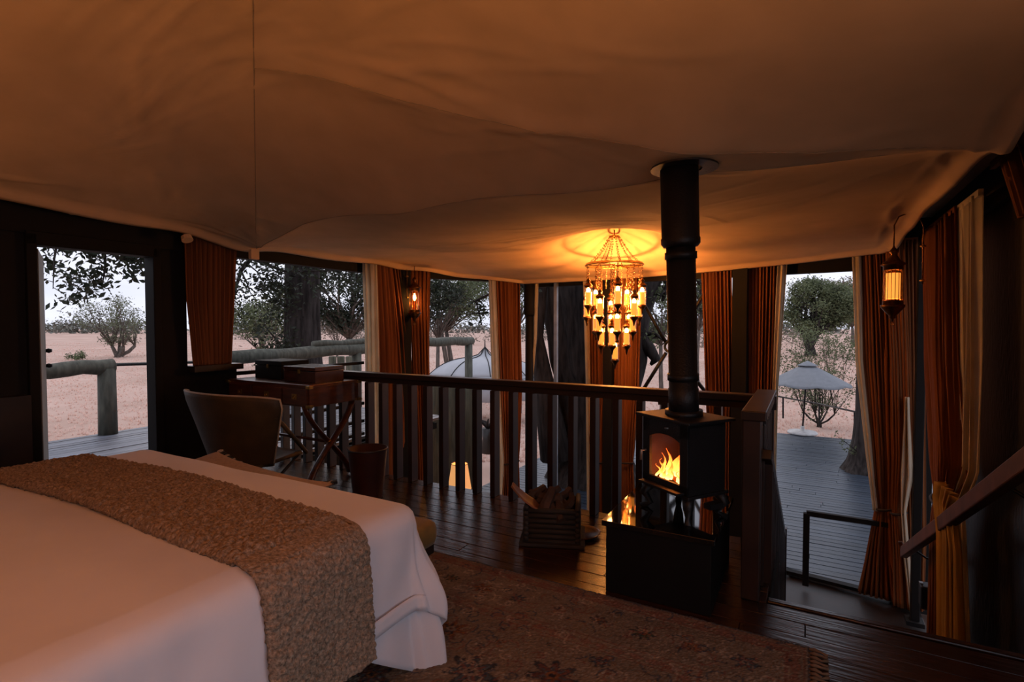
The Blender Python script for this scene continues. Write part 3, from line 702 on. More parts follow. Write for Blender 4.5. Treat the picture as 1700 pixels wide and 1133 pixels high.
# waste bin
p = hz(592, 822, 0)
bn = thing('waste_bin', 'tapered oxblood waste bin on the floor right of the desk', 'bin', W(-3.42, 3.5, 0))
MB().lathe([(.125, 0), (.13, .02), (.172, .44), (.176, .45), (.165, .45), (.12, .03)], n=28).build('body', 'bin', bn, smooth=True)
MB().ring((0, 0, .445), .172, .008).build('rim', 'dark_wood', bn, smooth=True)

# ---------------------------------------------------------------- rug with woven pattern (colour carried by vertices)
RU0, RU1, RV0, RV1 = -3.3, .04, .55, 2.86
du_, dv_ = .0075, .0075
nu_, nv_ = int((RU1+2.5)/du_), int((RV1-1.3)/dv_)
ua = np.linspace(-2.5, RU1, nu_); va = np.linspace(1.3, RV1, nv_)
UU, VV = np.meshgrid(ua, va, indexing='ij')
base = np.array([.215, .150, .092]); rust_ = np.array([.20, .075, .045]); navy = np.array([.022, .028, .034]); cream = np.array([.27, .19, .12]); orange = np.array([.26, .10, .03]); green = np.array([.05, .065, .035]); blue = np.array([.085, .10, .095])
Cc = np.ones(UU.shape+(3,))*base
def paint(mask, c, k=1.): Cc[mask] = Cc[mask]*(1-k) + np.array(c)*k
ev = RV1-VV; eu = RU1-UU; e = np.minimum(ev, eu)
# border stripes
for a_, b_, c_ in [(0, .012, navy*2), (.02, .028, rust_), (.09, .10, rust_), (.105, .112, cream), (.42, .43, rust_), (.435, .442, cream), (.50, .51, rust_), (.515, .52, navy*2)]:
    paint((e >= a_) & (e < b_), c_, .75)
# guard-band zigzag rosettes
s1 = np.where(ev < eu, UU, VV)
paint((e > .035) & (e < .085) & (np.abs(((s1*9) % 1)-.5)*.05+.035 > np.abs(e-.06)+.028), rust_*1.1, .65)
paint((e > .445) & (e < .50) & (np.abs(((s1*12) % 1)-.5)*.05 > np.abs(e-.472)), rust_*1.1, .6)
rr = random.Random(3)
def rosette(cx, cy, r, cs_, petals=8):
    dx, dy = UU-cx, VV-cy; d = np.hypot(dx, dy*1.15); a = np.arctan2(dy, dx)
    rad = r*(.72+.28*np.cos(a*petals)*np.sign(np.sin(a*petals*.5)+1.2))
    paint(d < rad, cs_[0], .85); paint((d < rad*.78), cs_[1], .85); paint((d < rad*.62) & (np.sin(a*petals)*.5+.5 > d/r), cs_[2], .85)
    paint(d < r*.25, cs_[3], .9); paint(d < r*.12, cs_[0], .9)
def vine(x0, y0, ang, L, c, wd=.0045, curl=3.):
    x, y, a = x0, y0, ang
    for k in range(int(L/.006)):
        m_ = (np.abs(UU-x) < wd) & (np.abs(VV-y) < wd); 
        i0 = int((x+2.5)/du_); j0 = int((y-1.3)/dv_)
        if 1 <= i0 < nu_-1 and 1 <= j0 < nv_-1: Cc[i0, j0] = c*.8+Cc[i0, j0]*.2
        x += math.cos(a)*.006; y += math.sin(a)*.006; a += curl*.006*(1+2.5*k*.006/L)
pal = [(navy, blue, rust_, cream), (navy, rust_*.8, blue, orange), (rust_*.7, orange, navy, cream), (cream*.8, base, rust_, navy), (navy, green, orange, rust_)]
for k in range(13):   # big border flowers, alternating
    rosette(RU1-.26-k*.235, RV1-.265+rr.uniform(-.01, .01), .052 if k % 2 else .07, pal[(k*2) % 5], 6+k % 3)
for k in range(6): rosette(RU1-.265, RV1-.50-k*.235, .06, pal[k % 5], 7)
for (cx, cy, r_, pi_) in [(-.95, 2.08, .13, 1), (-.62, 2.02, .10, 4), (-1.55, 2.16, .10, 2), (-1.85, 2.0, .12, 1), (-1.28, 1.93, .14, 0), (-1.32, 2.28, .05, 3), (-.80, 2.27, .05, 0), (-1.9, 2.32, .05, 3), (-.95, 1.72, .1, 2), (-1.65, 1.7, .1, 1), (-.55, 1.7, .1, 0)]: rosette(cx, cy, r_, pal[pi_], 7)
cream = cream*1.4
for k in range(800):
    cx, cy = rr.uniform(-2.45, RU1-.03), rr.uniform(1.35, RV1-.03); vine(cx, cy, rr.uniform(0, 6.28), rr.uniform(.03, .16), rr.choice([cream, cream, rust_, navy*2, rust_]), curl=rr.choice([-1, 1])*rr.uniform(6, 26))
for k in range(60):
    cx, cy = rr.uniform(-2.4, RU1-.03), rr.uniform(1.4, RV1-.03); rosette(cx, cy, rr.uniform(.012, .026), rr.choice(pal), 5)
# motif and weave variation
rgn = np.random.default_rng(2)
Cc *= (1+.16*rgn.standard_normal(UU.shape))[..., None].clip(.6, 1.4)
Cc *= (1+.10*np.sin(VV*31+np.sin(UU*4))*np.sin(UU*2.3))[..., None]
Cc = (Cc*np.array([.62, .66, .78])).clip(.004, 1)
me = bpy.data.meshes.new('pile')
vv_ = np.stack([UU, VV, .012+.0016*rgn.standard_normal(UU.shape)], -1).reshape(-1, 3)
I = (np.arange(nu_-1)[:, None]*nv_+np.arange(nv_-1)[None, :]).reshape(-1)
me.from_pydata(vv_.tolist(), [], np.stack([I, I+nv_, I+nv_+1, I+1], -1).tolist())
ca = me.color_attributes.new('weave', 'FLOAT_COLOR', 'POINT')
ca.data.foreach_set('color', np.concatenate([Cc.reshape(-1, 3), np.ones((nu_*nv_, 1))], 1).astype(np.float32).ravel())
mm = bpy.data.materials.new('woven wool'); mm.use_nodes = True; n = mm.node_tree.nodes; l = mm.node_tree.links
an = n.new('ShaderNodeVertexColor'); an.layer_name = 'weave'; b = n['Principled BSDF']; b.inputs['Roughness'].default_value = .95; b.inputs['Specular IOR Level'].default_value = .1
l.new(an.outputs['Color'], b.inputs['Base Color']); me.materials.append(mm); M['rugmat'] = mm
M['rug_plain'] = mat('rug backing', (.14, .085, .05), .95)
rg = thing('rug', 'faded floral patterned rug with knotted fringe at the right end', 'rug', (0, 0, 0), RZ)
o = bpy.data.objects.new('pile', me); col.objects.link(o); o.parent = rg
MB().box(((RU0+RU1)/2, (RV0+RV1)/2, .005), (RU1-RU0, RV1-RV0, .008)).build('backing', 'rug_plain', rg)
for k in range(58):
    y = RV1-.015-k*.033; x = RU1
    MB().tube([(x-.005, y, .010), (x+.018, y+rnd.uniform(-.004, .004), .014), (x+.045, y+rnd.uniform(-.01, .01), .008), (x+.07, y+rnd.uniform(-.014, .014), .006)], [.006, .010, .006, .009], 5).build('tassel', 'trim_white' if False else 'rug_plain', rg, smooth=True)

# ---------------------------------------------------------------- hearth plinth and stove
hp = thing('hearth_plinth', 'square black hearth plinth with mirror polished top under the stove', 'plinth', W(-.71, 3.32, 0), RZ)
MB().box((0, 0, .195), (.58, .78, .39)).build('plinth_body', 'hearth', hp, bevel=.004)
MB().box((0, 0, .405), (.62, .82, .03)).build('top_slab', 'granite', hp, bevel=.003)
AZ = R(63)   # stove front faces left towards the room
nc = Vector((.99, 2.95))
fd = Vector((-.45, .893)); sdv = Vector((.893, .45))   # along front (away), along side
SW, SD = .37, .29
cc = nc + fd*(SW/2) + sdv*(SD/2)
sv = thing('wood_stove', 'black cast iron wood stove burning behind its glass door', 'stove', (cc.x, cc.y, .42), math.atan2(fd.y, fd.x))
# local: x along front (away from camera), y = -side direction -> front faces +y
MB().box((0, 0, .17), (SW-.02, SD-.02, .02)).box((0, -SD/2+.01, .36), (SW-.02, .02, .40)).box((SW/2-.01, 0, .36), (.02, SD, .40)).box((-SW/2+.01, 0, .36), (.02, SD, .40)).box((0, 0, .555), (SW, SD, .02)).build('firebox', 'stove', sv, bevel=.003)
# door frame with arched opening
fr = MB(); yf = SD/2
fr.box((0, yf, .190), (SW, .02, .05)); fr.box((-SW/2+.03, yf, .36), (.06, .02, .40)); fr.box((SW/2-.03, yf, .36), (.06, .02, .40)); fr.box((0, yf, .525), (SW, .02, .08))
N = 12
for k in range(N):     # arch head
    x0, x1 = -.125+.25*k/N, -.125+.25*(k+1)/N
    f0 = lambda x: .455+.032*(1-(x/.125)**2)
    fr.add([(x0, yf-.01, f0(x0)), (x1, yf-.01, f0(x1)), (x1, yf-.01, .49), (x0, yf-.01, .49), (x0, yf+.01, f0(x0)), (x1, yf+.01, f0(x1)), (x1, yf+.01, .49), (x0, yf+.01, .49)],
           [(0, 1, 2, 3), (7, 6, 5, 4), (0, 4, 5, 1)])
dd = fr.build('door', 'stove', sv, bevel=.002)
MB().box((0, yf+.003, .34), (.25, .003, .28)).build('door_glass', 'clear', dd)
MB().tube([(.155, yf+.01, .36), (.165, yf+.04, .36), (.165, yf+.045, .30)], .008, 8).build('handle', 'silver', dd, smooth=True)
MB().box((0, yf+.03, .175), (SW-.04, .07, .015)).build('ash_lip', 'stove', sv, bevel=.003)
MB().lathe([(.012, 0), (.012, .006), (.004, .008)], (0, 0, 0), 10).build('air_knob', 'silver', sv, loc=(-.03, yf+.02, .525))
MB().box((0, 0, .580), (SW+.08, SD+.08, .018)).build('top_plate', 'stove', sv, bevel=.005)
MB().box((0, 0, .155), (SW+.03, SD+.03, .02)).build('bottom_plate', 'stove', sv, bevel=.004)
for sx in (-1, 1):
    for sy in (-1, 1):
        MB().tube([(sx*(SW/2-.03), sy*(SD/2-.03), .15), (sx*(SW/2-.0), sy*(SD/2-.0), .09), (sx*(SW/2-.03), sy*(SD/2-.03), .03), (sx*(SW/2+.01), sy*(SD/2+.01), .0)], [.035, .028, .016, .022], 8).build('leg', 'stove', sv, smooth=True)
MB().box((-SW/2-.03, -.02, .10), (.05, .10, .03)).build('side_shelf', 'stove', sv)
# flue
top = at(1127, 280, 3.13)
ft = Vector((top.x-cc.x, top.y-cc.y, 0)); Lz = 2.52-.42
inv = Matrix.Rotation(-math.atan2(fd.y, fd.x), 3, 'Z')
def fp(z): return inv @ (ft*((z-.58)/(Lz-.58))) + Vector((0, 0, z))
zsl = 2.03-.42
MB().tube([fp(.585), fp(.62)], .11, 24).build('flue_ring', 'stove', sv, smooth=True)
MB().tube([fp(.60), fp(.75), fp(.752), fp(zsl+.02)], [.088, .088, .084, .084], 28).build('flue_pipe', 'stove', sv, smooth=True)
MB().tube([fp(.80), fp(.84)], .091, 28).build('flue_band', 'stove', sv, smooth=True)
MB().tube([fp(zsl-.02), fp(zsl), fp(zsl+.03), fp(zsl+.035), fp(Lz+.3)], [.098, .112, .112, .108, .108], 28).build('flue_sleeve', 'stove', sv, smooth=True)
MB().tube([fp(zsl-.09), fp(zsl-.05)], .092, 28).build('flue_band', 'stove', sv, smooth=True)
# dark disc put in for the unlit hole where the flue meets the canvas
hc = hv(1142, 280, 3.42); fc = cc + ft.xy
uvf = UV((fc.x, fc.y)); zc = float(canopy(uvf[0], uvf[1]))
def cz(k, r): 
    uu, vv2 = uvf[0]+.03+r*math.cos(k), uvf[1]+r*math.sin(k); return W(uu, vv2, 2.462)
ring_in = [cz(2*PI*k/32, .10) for k in range(32)]; ring_out = [cz(2*PI*k/32, .19) for k in range(32)]
MB().add(ring_in+ring_out, [(k, (k+1) % 32, 32+(k+1) % 32, 32+k) for k in range(32)]).build('flue_ring', 'iron', ceil, solid=.01)
# fire
fm = bpy.data.materials.new('flame'); fm.use_nodes = True; n = fm.node_tree.nodes; l = fm.node_tree.links; n.clear()
o1 = n.new('ShaderNodeOutputMaterial'); em = n.new('ShaderNodeEmission'); tcn = n.new('ShaderNodeTexCoord'); sp = n.new('ShaderNodeSeparateXYZ'); rp = n.new('ShaderNodeValToRGB')
nn = n.new('ShaderNodeTexNoise'); nn.inputs['Scale'].default_value = 40; ad = n.new('ShaderNodeMath'); ad.operation = 'MULTIPLY_ADD'; ad.inputs[1].default_value = .35
l.new(tcn.outputs['Object'], nn.inputs['Vector']); l.new(nn.outputs['Fac'], ad.inputs[0]); l.new(tcn.outputs['Generated'], sp.inputs[0]); l.new(sp.outputs['Z'], ad.inputs[2])
l.new(ad.outputs[0], rp.inputs[0]); l.new(rp.outputs[0], em.inputs[0]); em.inputs[1].default_value = 4.5; l.new(em.outputs[0], o1.inputs[0])
e = rp.color_ramp.elements; e[0].color = (1, .62, .22, 1); e[0].position = .15; e[1].color = (.55, .08, .01, 1); e[1].position = 1.1 if False else 1
x_ = rp.color_ramp.elements.new(.55); x_.color = (1, .30, .05, 1)
M['flame'] = fm; M['ember'] = mat('glowing ember wood', (.10, .03, .015), .9, bump=.5, emit=(1, .12, .01), es=.5)
M['firebrick'] = mat('fire lit brick lining', (.07, .022, .010), .8, var=.3, scale=10, bump=.4)
fi = thing('fire', 'orange flames behind the stove glass', 'fire', (cc.x, cc.y, .42), math.atan2(fd.y, fd.x))
MB().box((0, -SD/2+.03, .35), (SW-.05, .015, .34)).box((SW/2-.03, 0, .35), (.012, SD-.05, .34)).box((-SW/2+.03, 0, .35), (.012, SD-.05, .34)).build('firebrick', 'firebrick', sv)
rf = random.Random(11)
for k, (x, y, hgt, wd) in enumerate([(-.03, .02, .17, .03), (-.075, .05, .12, .024), (.0, .06, .09, .03), (.045, .03, .14, .02), (.075, .05, .09, .022), (-.055, .0, .20, .022), (.02, .0, .13, .028), (-.01, .075, .06, .02), (.06, .075, .07, .016), (.09, .03, .11, .014), (.10, .06, .06, .016), (-.09, .075, .07, .014), (-.04, .04, .15, .02), (-.10, .02, .10, .016), (.035, .08, .05, .02), (.0, -.02, .18, .02)]):
    pts = []; rad = []
    for j in range(9):
        t_ = j/8; pts.append((x+.03+.022*math.sin(t_*5+k)*t_*1.3-.02*t_, y+.025+.012*math.sin(t_*7+k*2), .20+1.25*hgt*t_)); rad.append(max(.001, wd*(math.sin(PI*min(1, t_*.8+.2))**1.0)*(1-t_)**.5))
    MB().tube(pts, rad, 7, flat=.45).build('flame', 'flame', fi, smooth=True)
for k in range(5):
    t = thing('burning_log', 'charred glowing log in the stove firebox', 'log', (cc.x, cc.y, .42), math.atan2(fd.y, fd.x), 'burning logs in the stove')
    x0 = -.10+.02*k; MB().tube([(x0, -.05+.03*k, .195+.012*(k % 3)), (x0+.13+.01*k, .07-.03*k, .20+.012*((k+1) % 3))], [.018, .014], 7).build('wood', 'ember', t, smooth=True)
def plight(name, loc, e, c, r=.03, parent=None):
    L = bpy.data.lights.new(name, 'POINT'); L.energy = e; L.color = c; L.shadow_soft_size = r
    o = bpy.data.objects.new(name, L); col.objects.link(o); o.location = loc
    if parent: o.parent = parent
    return o
plight('fire_light', (0, .10, .30), .55, (1, .33, .07), .02, fi)

# ---------------------------------------------------------------- firewood crate
bc = hz(920, 902, 0)
bk = thing('log_crate', 'dark rustic timber crate of firewood left of the hearth plinth', 'crate', (bc.x, bc.y+.10, 0), R(-8))
for k in range(7):
    zz = .03+k*.036
    for s_ in (-1, 1):
        MB().tube([(-.20, s_*.15, zz), (.20, s_*.15, zz)], .019, 8).build('side_rod', 'basket', bk, smooth=True)
        MB().tube([(s_*.18, -.17, zz+.018), (s_*.18, .17, zz+.018)], .019, 8).build('side_rod', 'basket', bk, smooth=True)
MB().box((0, 0, .012), (.46, .38, .024)).build('base_board', 'basket', bk, bevel=.005)
rw = random.Random(5)
for k in range(16):
    a = rw.uniform(0, PI); x, y = rw.uniform(-.12, .15), rw.uniform(-.10, .10); zz = .24+.02*(k//4)
    t = thing('firewood', 'split firewood piled in the dark crate', 'log', (bc.x+x, bc.y+.10+y, zz), a, 'firewood in the crate')
    t.rotation_euler = (rw.uniform(-.5, .5), rw.uniform(-1.0, .3), a)
    L = rw.uniform(.12, .2); r0 = rw.uniform(.024, .038)
    MB().tube([(-L/2, 0, 0), (-L/6, .01, 0), (L/6, -.006, .006), (L/2, 0, 0)], [r0, r0*1.1, r0*.9, r0*.8], 6).build('wood', 'firewood', t)
p = hz(865, 822, .36)
def barkf(a, b):
    t_ = a; x = -.02+.30*t_; z = .17*(1-t_)**2; y = (b-.5)*.16*(.35+.65*math.sin(PI*min(1, t_*.8+.1)))
    return (x, y, z - .03*math.cos((b-.5)*PI)*(.3+t_))
bp_ = MB().grid(barkf, 16, 10).build('bark_slab', 'barkpiece', smooth=True, solid=.012)
bp_.location = (bc.x-.28, bc.y+.05, .235); bp_.rotation_euler.z = R(-6)
tag(bp_, 'curved orange brown bark slab resting on the left of the crate', 'bark')
dsh = MB().lathe([(.02, 0), (.13, .012), (.15, .03), (.14, .03), (.12, .018), (.01, .012)], n=24).build('wooden_tray', 'mahogany_dark', smooth=True, loc=(bc.x+.20, bc.y+.14, .0))
tag(dsh, 'shallow round wooden tray on the floor right of the firewood crate', 'tray')

# ---------------------------------------------------------------- hanging lanterns and chandelier
def lantern_parts(root, S_, body='tube2', rods=16, light=3., bulbm='bulb'):
    """top of lantern at local z=0, total about .62*S_ long"""
    MB().lathe([(.004, 0), (.010, -.02), (.030, -.05), (.034, -.06), (.018, -.075), (.045, -.12), (.085, -.155), (.088, -.165), (.070, -.172), (.070, -.205), (.055, -.205)], n=24).build('crown', 'bronze', root, smooth=True)
    MB().lathe([(.055, -.455), (.070, -.455), (.070, -.485), (.086, -.49), (.084, -.505), (.050, -.55), (.022, -.58), (.024, -.595), (.008, -.61), (.003, -.63)], n=24).build('finial', 'bronze', root, smooth=True)
    MB().lathe([(.064, -.205), (.064, -.455)], n=24, cap=False).build('glass', 'glass', root, smooth=True)
    for k in range(rods):
        a = 2*PI*k/rods; x, y = .066*math.cos(a), .066*math.sin(a); MB().tube([(x, y, -.2), (x, y, -.46)], .0025, 5).build('rod', 'bronze', root)
    MB().lathe([(.002, -.335), (.014, -.325), (.022, -.30), (.020, -.27), (.010, -.25), (.010, -.235), (.002, -.235)], n=14).build('bulb', bulbm, root, smooth=True)
    MB().lathe([(.016, -.238), (.016, -.205)], n=12).build('socket', 'bronze', root, smooth=True)
# right lantern on its hooked bracket
def lantern(label, px_, py_, Y, scale, hook, e, sleeve=True):
    p = at(px_, py_, Y); t = thing('hanging_lantern', label, 'lantern', p, 0); t.scale = (scale,)*3
    lantern_parts(t, 1)
    if sleeve: MB().lathe([(.050, -.44), (.050, -.23)], n=16, cap=False).build('frosted_sleeve', 'tube2', t, smooth=True)
    hp_ = [(0, 0, 0), (0, 0, .16), (hook*.15, 0, .23), (hook*.5, 0, .265), (hook*.85, 0, .23), (hook, 0, .15), (hook, 0, -.10), (hook, 0, -.32)]
    MB().tube(hp_, .006, 6).build('bracket', 'bronze', t, smooth=True)
    MB().lathe([(.014, 0), (.022, .01), (.014, .02)], (hook, 0, -.02), 10).build('bracket_boss', 'brass', t, smooth=True)
    MB().lathe([(.014, 0), (.022, .01), (.014, .02)], (hook, 0, -.30), 10).build('bracket_boss', 'brass', t, smooth=True)
    MB().ring((0, 0, -.645), .012, .003, 12, 5, Matrix.Rotation(R(90), 3, 'X')).build('pull_ring', 'brass', t)
    plight('lantern_light', (0, 0, -.37), e, (1, .42, .13), .02, t)
    return t
lantern('brass hanging lantern with ribbed amber glass before the right curtains', 1484, 407, 4.7, 1.08, .24, 2.6)
lantern('smaller looking brass lantern hanging far left above the balustrade', 688, 458, 7.95, 1.12, -.10, 3.0, False)
p = at(667, 490, 8.0)
rg_ = MB().ring((0, 0, 0), .028, .008, 16, 6, Matrix.Rotation(R(90), 3, 'X')).tube([(0, 0, .03), (0, 0, .08)], .008, 6).build('brass_hook', 'brass', smooth=True, loc=p); tag(rg_, 'small brass ring hook on the post left of the far left lantern', 'hook')

CX, CY, CZ = at(1020, 388, 6.8)
chd = thing('chandelier', 'tiered brass chandelier of many small glowing amber lanterns', 'chandelier', (CX, CY, CZ)); chd.scale = (6.8/5.5,)*3
zr = -(440-388)/F*5.5
MB().ring((0, 0, zr), .292, .010, 40, 6).ring((0, 0, zr+.015), .285, .005, 40, 5).build('ring', 'brass', chd, smooth=True)
MB().ring((0, 0, -.03), .05, .008, 20, 6).build('crown_ring', 'brass', chd, smooth=True)
MB().tube([(0, 0, .12), (0, 0, -.05)], .006, 6).build('stem', 'bronze', chd)
def chain(a, b, name='chain', sag=.0, n_l=None, parent=None, r=.0028):
    a, b = Vector(a), Vector(b); n_l = n_l or max(3, int((b-a).length/.024)); m_ = MB()
    for k in range(n_l):
        p = a.lerp(b, (k+.5)/n_l); p.z -= sag*math.sin(PI*(k+.5)/n_l); d = (b-a).normalized()
        q = d.to_track_quat('Z', 'Y').to_matrix() @ Matrix.Rotation((k % 2)*PI/2, 3, 'Z') @ Matrix.Rotation(PI/2, 3, 'X')
        m_.ring(p, .0080, r, 7, 4, q)
    return m_.build(name, 'bronze', parent)
for k in range(12):
    a = 2*PI*k/12; chain((.05*math.cos(a), .05*math.sin(a), -.03), (.288*math.cos(a), .288*math.sin(a), zr), sag=.035, parent=chd)
def small_lantern():
    t = bpy.data.objects.new('small_lantern', None); col.objects.link(t); t.parent = chd; t.scale = (1.3, 1.3, 1.25)
    MB().lathe([(.003, .13), (.006, .12), (.020, .10), (.010, .09), (.034, .065), (.036, .058), (.030, .055), (.030, .045)], n=14).build('crown', 'bronze', t, smooth=True)
    MB().lathe([(.030, -.095), (.034, -.10), (.034, -.108), (.014, -.13), (.010, -.145), (.003, -.175)], n=14).build('finial', 'bronze', t, smooth=True)
    MB().lathe([(.029, .045), (.029, -.095)], n=14, cap=False).build('glass', 'glass', t, smooth=True)
    MB().lathe([(.023, -.09), (.023, .008)], n=14, cap=False).build('sleeve', 'tube', t, smooth=True)
    MB().lathe([(.002, .0), (.015, .01), (.016, .03), (.002, .05)], n=10).build('bulb', 'bulb', t, smooth=True)
    return t
sl = small_lantern(); sl_k = [o for o in col.objects if o.parent == sl]
spots = []
for k in range(10):
    a = 2*PI*k/10+.25; spots.append((.285*math.cos(a), .285*math.sin(a), 487 if k % 2 else 506))
for k in range(6):
    a = 2*PI*k/6+.5; spots.append((.20*math.cos(a), .20*math.sin(a), 530))
for k in range(4):
    a = 2*PI*k/4+1.25; spots.append((.13*math.cos(a), .13*math.sin(a), 553))
spots.append((0.01, -.02, 577))
for k, (x, y, py) in enumerate(spots):
    z = -(py-388)/F*5.5
    if k == 0: t = sl
    else:
        t = sl.copy(); col.objects.link(t); t.parent = chd
        for c_ in sl_k: c2 = c_.copy(); col.objects.link(c2); c2.parent = t
    t.location = (x, y, z)
    chain((x, y, z+.13), (x, y, zr), parent=chd)
for x, y in ((.09, .05), (-.09, -.03), (.02, .1), (-.02, -.1), (.15, -.1), (-.16, .09)): chain((x, y, zr), (x, y, zr-.25), parent=chd)
MB().bar((-.285, 0, zr), (.285, 0, zr), .008, .008).bar((0, -.285, zr), (0, .285, zr), .008, .008).bar((-.2, -.2, zr), (.2, .2, zr), .008, .008).build('cross_bar', 'bronze', chd)
plight('chandelier_light', (0.0, 0.0, zr-.07), 20, (1, .36, .08), .05, chd)
plight('chandelier_light', (0.06, 0.03, zr-.30), 75, (1, .36, .08), .05, chd)
plight('chandelier_light', (0.0, -.09, -.70), 30, (1, .40, .10), .10, chd)

# lamp on the lower level
p = at(763, 791, 6.9)
lp = thing('floor_lamp', 'glowing cream lamp shade seen low through the balusters', 'lamp', (p.x, p.y, LOW))
zc = p.z-LOW
MB().lathe([(.155, -.165), (.105, .165)], (0, 0, zc), 28, cap=False).build('shade', 'shade', lp, smooth=True)
MB().lathe([(.02, .03), (.02, zc+.1)], n=12).build('stem', 'bronze', lp, smooth=True)
MB().lathe([(.14, 0), (.14, .02), (.03, .04)], n=24).build('base', 'bronze', lp, smooth=True)
MB().ring((0, 0, zc+.165), .105, .004).ring((0, 0, zc-.165), .155, .004).build('shade_rim', 'bronze', lp)
plight('lamp_light', (0, 0, zc+.22), 2.5, (1, .5, .2), .04, lp)
plight('lamp_light', (0, 0, zc-.22), 2.0, (1, .5, .2), .04, lp)

# bedside lamps behind the camera that warm the canvas
for nm, lab, (u, v, z), e in (('bedside_lamp', 'shaded bedside lamp left of the headboard', (-4.3, -.55, 0), 14), ('bedside_lamp', 'shaded bedside lamp right of the headboard', (-1.1, -.6, 0), 48), ('bedside_lamp', 'shaded lamp on a stand behind the viewpoint', (.5, -1.3, 0), 190)):
    t = thing(nm, lab, 'lamp', W(u, v, 0))
    MB().box((0, 0, .29), (.42, .42, .58), rz=RZ).build('stand', 'mahogany_dark', t, bevel=.01)
    MB().lathe([(.08, .58), (.08, .60), (.03, .64), (.05, .75), (.02, .86), (.012, 1.12)], n=20).build('base', 'brass', t, smooth=True)
    MB().lathe([(.20, .90), (.14, 1.15)], n=28, cap=False).build('shade', 'shade', t, smooth=True)
    L = bpy.data.lights.new('lamp_light', 'SPOT'); L.energy = e*1.5; L.color = (1, .42, .13); L.shadow_soft_size = .08; L.spot_size = R(150); L.spot_blend = .5
    o = bpy.data.objects.new('lamp_light', L); col.objects.link(o); o.location = (0, 0, 1.12); o.rotation_euler.x = PI; o.parent = t

# ---------------------------------------------------------------- small things by the right curtains
p = hl(1537, 990, W(UR-.1, 7.5), W(UR-.1, 0))
sb = thing('wall_box', 'small black box fixed low between the two right curtains', 'box', p, RZ)
MB().box((0, 0, 0), (.10, .14, .24)).build('casing', 'iron', sb, bevel=.02); MB().box((-.04, 0, .125), (.03, .05, .01)).build('cap', 'silver', sb)
# iron brace with ring
bcn = hl(1112, 576, P2, P5)
br = thing('iron_brace', 'black crossed iron brace rods with central ring behind the flue', 'brace', bcn, 0)
ML = lambda x, y: (hl(x, y, P2, P5)-bcn)
MB().ring((0, 0, 0), .075, .02, 24, 8, Matrix.Rotation(R(-37), 3, 'Z') @ Matrix.Rotation(R(90), 3, 'X')).build('ring', 'iron', br, smooth=True)
for x, y, x2, y2 in ((1105, 568, 1066, 500), (1106, 586, 1066, 650), (1119, 568, 1190, 455), (1119, 586, 1180, 662)):
    MB().tube([ML(x, y), ML(x2, y2)], .028, 8).build('rod', 'iron', br, smooth=True)
lb = struct(MB().bar(hl(1070, 672, P2, P5)+Vector((.3, .3, 0)), hl(1180, 672, P2, P5)+Vector((.3, .3, 0)), .08, .09).build('trim_3', 'black_paint'))

# ---------------------------------------------------------------- outdoors: ground
GZ = -2.1
def gr(a, b):
    y = -30 + 430*b**2.2; x = (a-.5)*(80+1.9*max(0, y)*1.6+60)
    z = GZ + .12*noise.noise(Vector((x*.15, y*.15, 0)))*(1 if y > 8 else .3) + (.004*max(0, y-60))*.3
    return (x, y, z)
g = struct(MB().grid(gr, 120, 120).build('ground', 'ground', smooth=True))
# dry grass tufts
M['grass'] = mat('pale dry grass', (.78, .58, .50), .95, var=.1, scale=3, bump=0, trans=.4, spec=.05)
gb = MB(); rg2 = random.Random(9)
def tuft(x, y, z, s):
    for k in range(4):
        a = rg2.uniform(0, 6.28); dx, dy = math.cos(a)*s*.5, math.sin(a)*s*.5; w_ = s*.16
        gb.add([(x-w_*math.sin(a), y+w_*math.cos(a), z-.02), (x+w_*math.sin(a), y-w_*math.cos(a), z-.02), (x+dx, y+dy, z+s*rg2.uniform(.6, 1.1))], [(0, 1, 2)])
for k in range(30000):
    Y = 14+90*rg2.random()**1.8; X = Y*rg2.uniform(-1.0, .85)
    q = UV((X, Y))
    if -5.8 < q[0] < 7 and q[1] < 18.5: continue
    if -9 < q[0] < -5 and q[1] < 8: continue
    tuft(X, Y, GZ+.12*noise.noise(Vector((X*.15, Y*.15, 0))), rg2.uniform(.05, .14)*(1+Y*.012))
gs = gb.build('dry_grass', 'grass'); tag(gs, 'pale dry grass tufts covering the savanna', 'grass', kind='stuff')

